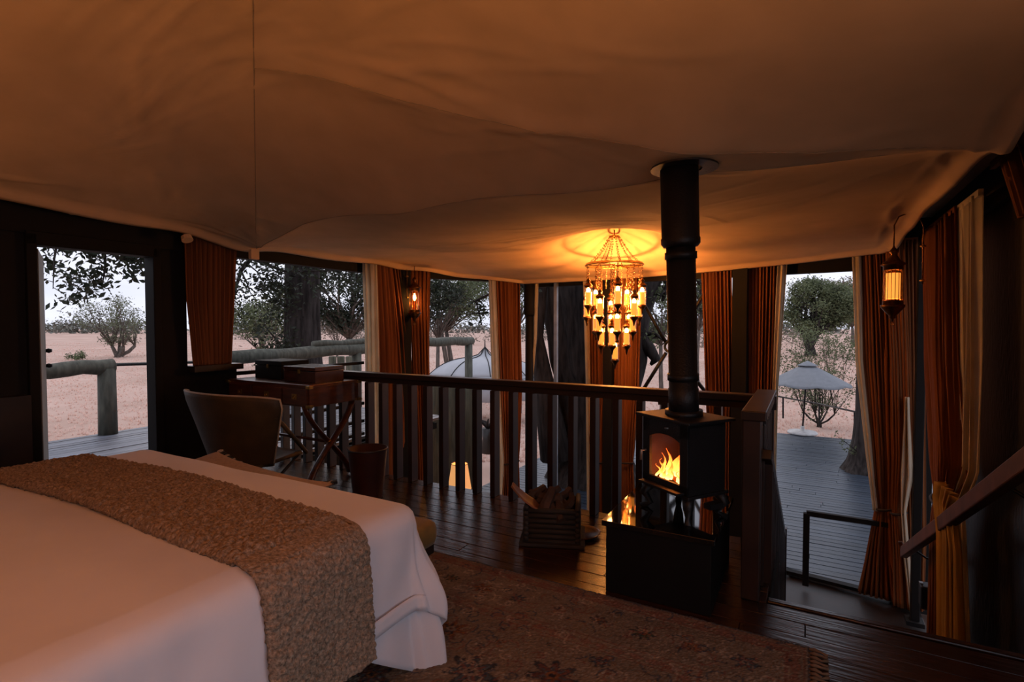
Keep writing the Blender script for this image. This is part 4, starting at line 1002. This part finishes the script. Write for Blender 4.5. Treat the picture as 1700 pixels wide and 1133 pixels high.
# ---------------------------------------------------------------- trees
def leafquads(m_, c, rad, n, s, rr):
    for _ in range(n):
        p = Vector((rr.gauss(0, .5)*rad[0], rr.gauss(0, .5)*rad[1], rr.gauss(0, .5)*rad[2]))+Vector(c)
        d = Vector((rr.uniform(-1, 1), rr.uniform(-1, 1), rr.uniform(-1, .6))).normalized(); e_ = d.orthogonal().normalized()
        e_ = Matrix.Rotation(rr.uniform(0, 6.28), 3, d) @ e_; L = s*rr.uniform(.7, 1.4)
        m_.add([p-d*L*.5, p+e_*L*.22, p+d*L*.5, p-e_*L*.22], [(0, 1, 2, 3)])
def tree(name, label, base_, crown, cr_, tr, ncl, nlv, ls, leafm, barkm='bark_pale', seed=1, stems=1, clr=None, fork=.35, cat='tree', group=None):
    rr = random.Random(seed); base_ = Vector(base_); crown = Vector(crown)
    t = thing(name, label, cat, base_, 0, group); tm = MB(); lm = MB()
    top_ = (crown-base_); cl = []
    for k in range(ncl):
        while True:
            q = Vector((rr.uniform(-1, 1), rr.uniform(-1, 1), rr.uniform(-.9, 1)))
            if .25 < q.length < 1: break
        cl.append(top_+Vector((q.x*cr_[0], q.y*cr_[1], q.z*cr_[2])))
    forks = []
    for s_ in range(stems):
        a = rr.uniform(0, 6.28); st_ = Vector((math.cos(a), math.sin(a), 0))*tr*(1.2 if stems > 1 else 0)
        lean = Vector((rr.uniform(-1, 1), rr.uniform(-1, 1), 0))*(cr_[0]*.35 if stems > 1 else cr_[0]*.08)
        fk = Vector((top_.x*fork, top_.y*fork, top_.z*fork))+lean+st_
        md = st_.lerp(fk, .5)+Vector((rr.uniform(-1, 1), rr.uniform(-1, 1), 0))*tr*.7
        tm.tube([st_+Vector((0, 0, -.1)), st_+Vector((0, 0, .05*top_.z)), md, fk], [tr*1.45, tr*1.05, tr*.9, tr*.75], 10)
        forks.append(fk)
    for c in cl:
        fk = min(forks, key=lambda f: (f-c).length+rr.uniform(0, 1)*cr_[0]*.4)
        m1 = fk.lerp(c, .4)+Vector((rr.uniform(-1, 1), rr.uniform(-1, 1), rr.uniform(.0, 1)))*cr_[0]*.16
        m2 = fk.lerp(c, .75)+Vector((rr.uniform(-1, 1), rr.uniform(-1, 1), rr.uniform(-.3, .8)))*cr_[0]*.10
        r0 = tr*rr.uniform(.28, .5)
        tm.tube([fk, m1, m2, c], [r0, r0*.6, r0*.35, r0*.12], 6)
        for _ in range(3):
            tp = c+Vector((rr.uniform(-1, 1), rr.uniform(-1, 1), rr.uniform(-.6, 1)))*(clr or cr_[0]*.3)*.9; tm.tube([m2, m2.lerp(tp, .6)+Vector((0, 0, .03*cr_[0])), tp], [r0*.25, r0*.15, r0*.05], 4)
        k_ = clr or cr_[0]*.3
        leafquads(lm, c, (k_, k_, k_*.75), nlv, ls, rr)
    tm.build('trunk', barkm, t, smooth=True)
    f_ = lm.build('foliage', leafm, t); f_['kind'] = 'stuff'
    return t
def gb_(x, Y): p = at(x, 600, Y); return (p.x, Y, GZ)
def cw(x, y, Y): return at(x, y, Y)
tree('savanna_tree', 'twisted sparse tree standing in the grass seen through the open door', gb_(196, 60), cw(188, 532, 60), (3.6, 3, 2.6), .22, 34, 90, .22, 'leaf_grey', seed=3, stems=4, clr=1.0, fork=.3)
tree('savanna_bush', 'small green bush left of the twisted tree in the grass', gb_(127, 55), (*cw(127, 575, 55)[:2], GZ+.5), (.7, .6, .4), .05, 8, 70, .2, 'leaf_mid', seed=4, clr=.35, cat='bush')
tree('savanna_bush', 'rounded olive green bush left of the thick trunk', gb_(430, 42), cw(428, 528, 42), (2.2, 2, 1.5), .12, 22, 200, .22, 'leaf_mid', seed=5, clr=.8, cat='bush')
tree('savanna_tree', 'yellowish leafy shrub touching the left of the thick trunk', gb_(462, 20), cw(456, 530, 20), (.9, .8, 1.6), .06, 16, 60, .12, 'leaf_mid', seed=6, clr=.4)
tree('savanna_tree', 'dark dense tree between the thick trunk and the curtain', gb_(590, 26), cw(572, 480, 26), (2.6, 2, 1.9), .22, 36, 300, .17, 'leaf_dark', seed=7, clr=.75, fork=.55)
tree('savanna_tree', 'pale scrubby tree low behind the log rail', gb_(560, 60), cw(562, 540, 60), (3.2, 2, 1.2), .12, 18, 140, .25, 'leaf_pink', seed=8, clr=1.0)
tree('savanna_tree', 'green tree filling the upper half of the narrow third opening', gb_(752, 30), cw(762, 487, 30), (2.2, 2, 1.5), .15, 34, 200, .16, 'leaf_mid', seed=9, clr=.7, fork=.6, stems=2)
tree('savanna_tree', 'slim dark tree at the left of the narrow third opening', gb_(728, 24), cw(722, 490, 24), (1.2, 1.2, 1.2), .10, 18, 160, .15, 'leaf_dark', seed=10, clr=.5, fork=.6)
tree('savanna_tree', 'broad green tree on the horizon behind the parasol', gb_(1350, 62), cw(1358, 508, 62), (4.6, 3.5, 3.0), .4, 70, 320, .28, 'leaf_mid', 'bark', seed=11, clr=1.1, fork=.42, stems=3)
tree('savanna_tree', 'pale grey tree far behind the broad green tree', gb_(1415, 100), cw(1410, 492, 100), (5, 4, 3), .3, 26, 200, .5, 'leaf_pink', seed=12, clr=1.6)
tree('savanna_tree', 'sparse young tree with many thin stems behind the parasol', gb_(1362, 18.9), cw(1362, 612, 18.9), (1.5, 1.2, 1.7), .035, 70, 80, .085, 'leaf_mid', 'bark', seed=13, stems=6, clr=.42, fork=.25)
tree('savanna_tree', 'leafy tree glimpsed between the giant trunk and the flue', gb_(1100, 22), cw(1095, 500, 22), (1.3, 1.2, 1.8), .10, 26, 160, .15, 'leaf_mid', seed=14, clr=.5, fork=.6)
tree('savanna_tree', 'leafy tree glimpsed right of the flue', gb_(1158, 34), cw(1160, 492, 34), (1.4, 1.2, 1.8), .12, 20, 160, .2, 'leaf_dark', seed=15, clr=.6, fork=.6)
tree('savanna_tree', 'tree behind the sleeved tent pole', gb_(860, 34), cw(860, 480, 34), (2, 1.2, 1.8), .14, 24, 160, .2, 'leaf_mid', seed=25, clr=.6, fork=.6)
# far scrub belt
rs = random.Random(21)
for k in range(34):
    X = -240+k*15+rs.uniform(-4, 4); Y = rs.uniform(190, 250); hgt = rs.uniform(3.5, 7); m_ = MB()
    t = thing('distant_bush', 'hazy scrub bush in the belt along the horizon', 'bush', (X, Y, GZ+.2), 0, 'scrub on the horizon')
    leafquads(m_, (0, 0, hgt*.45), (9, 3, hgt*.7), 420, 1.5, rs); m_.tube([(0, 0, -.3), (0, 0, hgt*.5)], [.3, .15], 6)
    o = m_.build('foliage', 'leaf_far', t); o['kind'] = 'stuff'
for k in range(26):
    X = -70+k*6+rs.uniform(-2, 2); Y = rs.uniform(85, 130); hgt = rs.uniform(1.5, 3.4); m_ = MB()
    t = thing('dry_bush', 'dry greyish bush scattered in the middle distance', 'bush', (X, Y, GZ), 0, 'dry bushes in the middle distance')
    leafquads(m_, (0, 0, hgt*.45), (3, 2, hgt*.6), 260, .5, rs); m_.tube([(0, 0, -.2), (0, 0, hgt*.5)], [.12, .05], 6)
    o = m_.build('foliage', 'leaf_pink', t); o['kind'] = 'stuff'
# thick trunk behind the log rail, with its hanging leafy branches
def bigtrunk(name, label, keys, Y, z0, m='bark', seed=0, nr=28):
    """keys: (y, xl, xr) outline rows"""
    rows = []
    for y, xl, xr in keys:
        a, b = at(xl, y, Y), at(xr, y, Y); rows.append((a.z, (a.x+b.x)/2, (b.x-a.x)/2))
    rows.sort(); zs = [r[0] for r in rows]; t = thing(name, label, 'tree', (rows[0][1], Y, z0)); x0 = rows[0][1]
    def fn(a, b):
        z = z0 + (zs[-1]-z0)*b; cx = float(np.interp(z, zs, [r[1] for r in rows])); rr_ = float(np.interp(z, zs, [r[2] for r in rows]))
        if z < zs[0]: rr_ *= 1+.5*(zs[0]-z)/(zs[0]-z0+.01)
        an_ = a*2*PI; k = 1+.05*math.sin(an_*7+z*.8+seed)+.04*noise.noise(Vector((math.cos(an_)*3, math.sin(an_)*3, z*1.2+seed)))+.03*math.sin(an_*17+z*2)
        return (cx-x0+rr_*k*math.cos(an_), rr_*.8*k*math.sin(an_), z-z0)
    MB().grid(fn, 72, 60).build('trunk', m, t, smooth=True); return t
tk = bigtrunk('thick_tree', 'thick straight dark trunk rising behind the log rail', [(380, 478, 528), (440, 476, 529), (560, 474, 531), (600, 472, 533)], 13.5, GZ, seed=1)
def hang(tr, paths, leafm, n, s, spread, seed, root):
    rr = random.Random(seed); lm = MB()
    for (pts, r0) in paths:
        tm = MB()
        P = [at(*q)-root for q in pts]; tm.tube(P, [r0*(1-.8*k/(len(P)-1)) for k in range(len(P))], 6)
        for a, b in zip(P, P[1:]):
            for k in range(5):
                c = a.lerp(b, rr.random()); d = Vector((rr.uniform(-1, 1), rr.uniform(-1, 1), rr.uniform(-1, .5)))*spread
                tm.tube([c, c+d*.6+Vector((0, 0, .05)), c+d], [r0*.25, r0*.16, r0*.06], 4)
                leafquads(lm, c+d*.8, (spread*.6,)*3, n, s, rr)
        tm.build('branch', 'bark', tr, smooth=True)
    f_ = lm.build('foliage', leafm, tr); f_['kind'] = 'stuff'
hang(tk, [([(500, 300, 13.4), (440, 400, 12.8), (400, 450, 12.4), (385, 500, 12)], .10), ([(500, 330, 13.4), (560, 420, 12.8), (600, 470, 12.4)], .10), ([(480, 470, 13.2), (455, 500, 13), (430, 480, 12.8)], .05),
          ([(480, 590, 13.2), (455, 560, 12.9), (442, 545, 12.8)], .035), ([(440, 380, 13), (390, 430, 12), (360, 440, 12)], .08), ([(420, 430, 12.8), (470, 450, 12.8), (560, 450, 12.8), (610, 440, 12.8)], .05)], 'leaf_dark', 60, .11, .60, 3, Vector(tk.location))
ob = thing('overhanging_tree', 'dark leafy branches of a tree hanging over the open doorway view', 'tree', gb_(-30, 11))
R0 = Vector(ob.location)
MB().tube([(0, 0, -.1), (.1, 0, 3), (.4, 0, 6.2), (1.2, 0, 7.0)], [.45, .32, .25, .2], 12).build('trunk', 'bark', ob, smooth=True)
hang(ob, [([(-40, 340, 11), (60, 370, 10.8), (150, 380, 10.5), (230, 400, 10.4), (300, 390, 10.4)], .12), ([(100, 375, 10.6), (90, 430, 10.5), (88, 480, 10.4)], .03), ([(170, 385, 10.5), (175, 440, 10.4), (170, 475, 10.4)], .04), ([(230, 395, 10.4), (235, 440, 10.4)], .05), ([(120, 380, 10.5), (200, 430, 10.4), (245, 425, 10.4)], .05), ([(150, 370, 10), (190, 390, 10), (260, 395, 10)], .08)], 'leaf_dark', 34, .14, .40, 8, R0)
# giant trunk outside the front wall
gt_ = bigtrunk('giant_tree', 'giant dark tree trunk standing just outside behind the chandelier', [(380, 905, 1130), (450, 905, 1095), (520, 908, 1075), (560, 912, 1072), (600, 916, 1070), (640, 925, 1060), (700, 930, 1040), (760, 926, 1046)], 10.9, LOW-.3, seed=2)
rootg = Vector(gt_.location)
MB().tube([at(905, 400, 10.7)-rootg, at(900, 480, 10.6)-rootg, at(893, 560, 10.6)-rootg, at(905, 650, 10.6)-rootg, at(925, 760, 10.7)-rootg], [.22, .10, .11, .22, .35], 12).build('side_stem', 'bark', gt_, smooth=True)
MB().tube([at(1060, 560, 10.7)-rootg, at(1078, 580, 10.6)-rootg, at(1089, 598, 10.6)-rootg, at(1080, 606, 10.6)-rootg], [.16, .13, .10, .03], 12).build('burl', 'bark', gt_, smooth=True)
hang(gt_, [([(1090, 440, 10.8), (1110, 470, 10.6), (1100, 500, 10.5)], .12), ([(1060, 560, 10.8), (1085, 552, 10.7), (1100, 565, 10.6)], .07), ([(1090, 400, 10.8), (1150, 450, 10.6), (1165, 480, 10.5)], .08)], 'leaf_mid', 14, .09, .3, 5, rootg)
hang(gt_, [([(900, 480, 10.6), (850, 470, 10.5), (790, 500, 10.4), (800, 540, 10.4)], .06)], 'leaf_dark', 4, .12, .25, 6, rootg)
# stump growing through the lower deck at right
p = hz(1436, 782, LOW)
sp_ = bigtrunk('deck_tree', 'dark flared tree base growing through the deck beside the right curtain', [(440, 1428, 1500), (690, 1424, 1480), (730, 1420, 1480), (765, 1412, 1484), (785, 1400, 1492)], p.y, LOW-.02, seed=4)
rr0 = Vector(sp_.location); hang(sp_, [([(1424, 750, p.y-.1), (1408, 738, p.y-.2), (1386, 722, p.y-.3)], .012), ([(1424, 752, p.y-.1), (1404, 745, p.y-.2)], .01)], 'leaf_mid', 5, .06, .12, 9, rr0)

# ---------------------------------------------------------------- logs, posts, poles outside at the left terrace
UT = -8.85
def lg(label, x0, y0, x1, y1, r, name='log_rail', cat='rail'):
    a, b = hu(x0, y0, UT), hu(x1, y1, UT); t = thing(name, label, cat, a)
    d = b-a; MB().tube([d*k/6 + Vector((0, 0, .015*math.sin(k*2.1))) for k in range(7)], [r*(1+.06*math.sin(k*3)) for k in range(7)], 14).build('log', 'log', t, smooth=True)
    return t
lg('weathered log rail outside the open door', 20, 621, 188, 607, .105)
lg('long weathered log rail beyond the desk', 372, 596, 622, 577, .125)
lg('thinner log lying behind the long log rail', 520, 572, 640, 566, .07)
lg('short log rail right of the far left lantern ending in a post', 690, 569, 783, 566, .125)
def lpost(label, x, y, r, zb, name='log_post'):
    a = hu(x, y, UT); t = thing(name, label, 'post', (a.x, a.y, zb)); MB().tube([(0, 0, 0), (0, 0, (a.z-zb)*.5), (0, 0, a.z-zb)], [r*1.05, r, r*.97], 14).build('log', 'log', t, smooth=True)
lpost('round log post holding the rail outside the open door', 177, 612, .115, -.05)
lpost('round log post at the right end of the short log rail', 778, 572, .12, GZ)
lpost('round log post below the long log rail near the curtain', 592, 583, .11, GZ)
a = hu(186, 606, UT); b = hu(375, 600, UT)
cb_ = thing('rail_cable', 'thin black rail bar joining the log post beyond the doorway', 'rail', a); MB().tube([(0, 0, 0), b-a], .025, 8).build('bar', 'iron', cb_)
MB().ring((0, 0, 0), .05, .015, 14, 6).build('eyelet', 'iron', cb_)
# upright gum poles
for k, (x, yt, Yd, r) in enumerate([(722, 640, 10.2, .09), (748, 637, 10.3, .11), (762, 636, 10.5, .11), (781, 637, 10.4, .115), (552, 592, 15.5, .11), (566, 592, 15.6, .11), (580, 592, 15.5, .11)]):
    p = at(x, yt, Yd); lab = ['first thin upright gum pole right of the far left curtain, seen below the rail', 'upright gum pole left of the lamp shade', 'upright gum pole directly above the lamp shade', 'thick green tinged gum pole right of the lamp shade', 'left of three short gum poles under the long log rail', 'middle of three short gum poles under the long log rail', 'right of three short gum poles under the long log rail'][k]
    t = thing('gum_pole', lab, 'pole', (p.x, p.y, LOW-.1)); hh = p.z-LOW+.1
    MB().tube([(0, 0, 0), (0, 0, hh-.02), (0, 0, hh)], [r*1.05, r, r*.85], 14).build('log', 'gum', t, smooth=True)
    MB().lathe([(r*.86, 0), (r*.5, .006)], (0, 0, hh-.001), 14).build('cut_end', 'firewood', t)
# neighbouring grey canvas pavilion
Yp = 20.
pt = thing('canvas_pavilion', 'pale grey peaked canvas pavilion seen over the lower deck', 'tent', at(805, 700, Yp))
rp0 = Vector(pt.location)
pk = at(805, 577, Yp)-rp0; le = at(722, 614, Yp)-rp0
def pav(a, b):
    th_ = 2*PI*a; r_ = b; ex = 2.0+.10*math.cos(4*th_)
    zed = (at(805, 622, Yp)-rp0).z; h_ = pk.z-zed
    prof = (1-r_**3.2)*.62+ .38*math.exp(-r_*11)
    return (pk.x+ex*r_*math.cos(th_), 1.3*r_*math.sin(th_), zed+h_*prof+.02*math.cos(8*th_)*r_)
MB().grid(pav, 48, 16).build('canopy', 'tent_grey', pt, smooth=True, solid=.01)
MB().tube([pk+Vector((0, 0, -.1)), pk+Vector((0, 0, .32))], [.03, .012], 8).build('spike', 'iron', pt)
for k in range(8):
    MB().tube([tuple(Vector(pav(k/8+.02, b_/8))+Vector((0, 0, .02))) for b_ in range(9)], .018, 5).build('rib', 'iron', pt, smooth=True)
MB().grid(lambda a, b: (pav(a, 1)[0], pav(a, 1)[1], pav(a, 1)[2]-b*.9), 48, 2).build('skirt', 'tent_grey', pt, smooth=True, solid=.01)
for k in range(4):
    q = Vector(pav(k/4+.125, 1)); MB().tube([q, (q.x, q.y, LOW-rp0.z)], .035, 8).build('post', 'silver', pt)
MB().ring((pk.x, 0, pav(0, 1)[2]-.06), 1.98, .012, 32, 5).build('hoop', 'iron', pt)
# driftwood sculpture on a drum on the lower deck
p = hz(812, 752, LOW)
sc_ = thing('driftwood_stand', 'dark driftwood piece on a drum on the lower deck', 'sculpture', p)
MB().lathe([(.20, 0), (.22, .05), (.17, .35), (.19, .62)], n=20).build('drum', 'dark_wood', sc_, smooth=True)
for k in range(6):
    a = k*1.1; MB().tube([(0, 0, .62), (.14*math.cos(a), .14*math.sin(a), .74), (.3*math.cos(a+.3), .3*math.sin(a+.3), .70+.05*k)], [.06, .04, .015], 7).build('driftwood', 'bark', sc_, smooth=True)

# ---------------------------------------------------------------- parasol and deck rail
p = hz(1332, 720, LOW); Yb = p.y
um = thing('parasol', 'blue grey square parasol open on the lower deck', 'parasol', p); sc = Yb/F
MB().lathe([(.40, 0), (.40, .04), (.37, .07), (.06, .08), (.05, .22)], n=32).build('base', 'white_metal', um, smooth=True)
hT = (720-602)*sc; MB().tube([(0, 0, .08), (.12, 0, hT)], .025, 10).build('mast', 'iron', um, smooth=True)
ctr = Vector((.26, 0, 0)); hw = 61*sc*1.02; drop = 35*sc
def um_pt(a, r_): 
    an_ = 2*PI*a; k = 1/max(abs(math.cos(an_)), abs(math.sin(an_))); k = min(k, 1.25)
    rr_ = hw*r_*(.86+.14*k) ; q = Vector((rr_*math.cos(an_+.5), rr_*math.sin(an_+.5), hT-drop*(r_**1.05)-.05*r_*abs(math.sin(4*an_))*r_)); return q
M_cx = Vector((.12, 0, 0))
MB().grid(lambda a, b: tuple(um_pt(a, b*.985+.015)+M_cx), 48, 10).build('canopy', 'parasol', um, smooth=True, solid=.01)
MB().grid(lambda a, b: tuple(um_pt(a, (b*.985+.015)*.24)+M_cx+Vector((0, 0, .06))), 32, 5).build('vent_cap', 'parasol', um, smooth=True, solid=.01)
for k in range(8): MB().tube([um_pt(k/8, .05)+M_cx-Vector((0, 0, .03)), um_pt(k/8, .97)+M_cx-Vector((0, 0, .03))], .012, 5).build('rib', 'silver', um); MB().tube([(.11, 0, hT-.75), um_pt(k/8, .5)+M_cx-Vector((0, 0, .04))], .010, 5).build('strut', 'silver', um)
rk = thing('deck_railing', 'thin black curved metal railing at the deck edge behind the parasol', 'railing', hz(1300, 695, LOW))
r0 = Vector(rk.location); tops = []
for x, yb, yt in [(1258, 690, 652), (1300, 695, 660), (1360, 708, 671), (1419, 738, 684), (1470, 765, 700)]:
    q = hz(x, yb, LOW); tp = at(x, yt, q.y); MB().tube([q-r0, tp-r0], .028, 8).build('post', 'iron', rk); tops.append(tp-r0)
pp = []
for a_, b_ in zip(tops, tops[1:]):
    for k in range(6): q = a_.lerp(b_, k/6); q.z += .0; pp.append(q)
pp.append(tops[-1]); MB().tube(pp, .026, 8).build('top_rail', 'iron', rk, smooth=True)
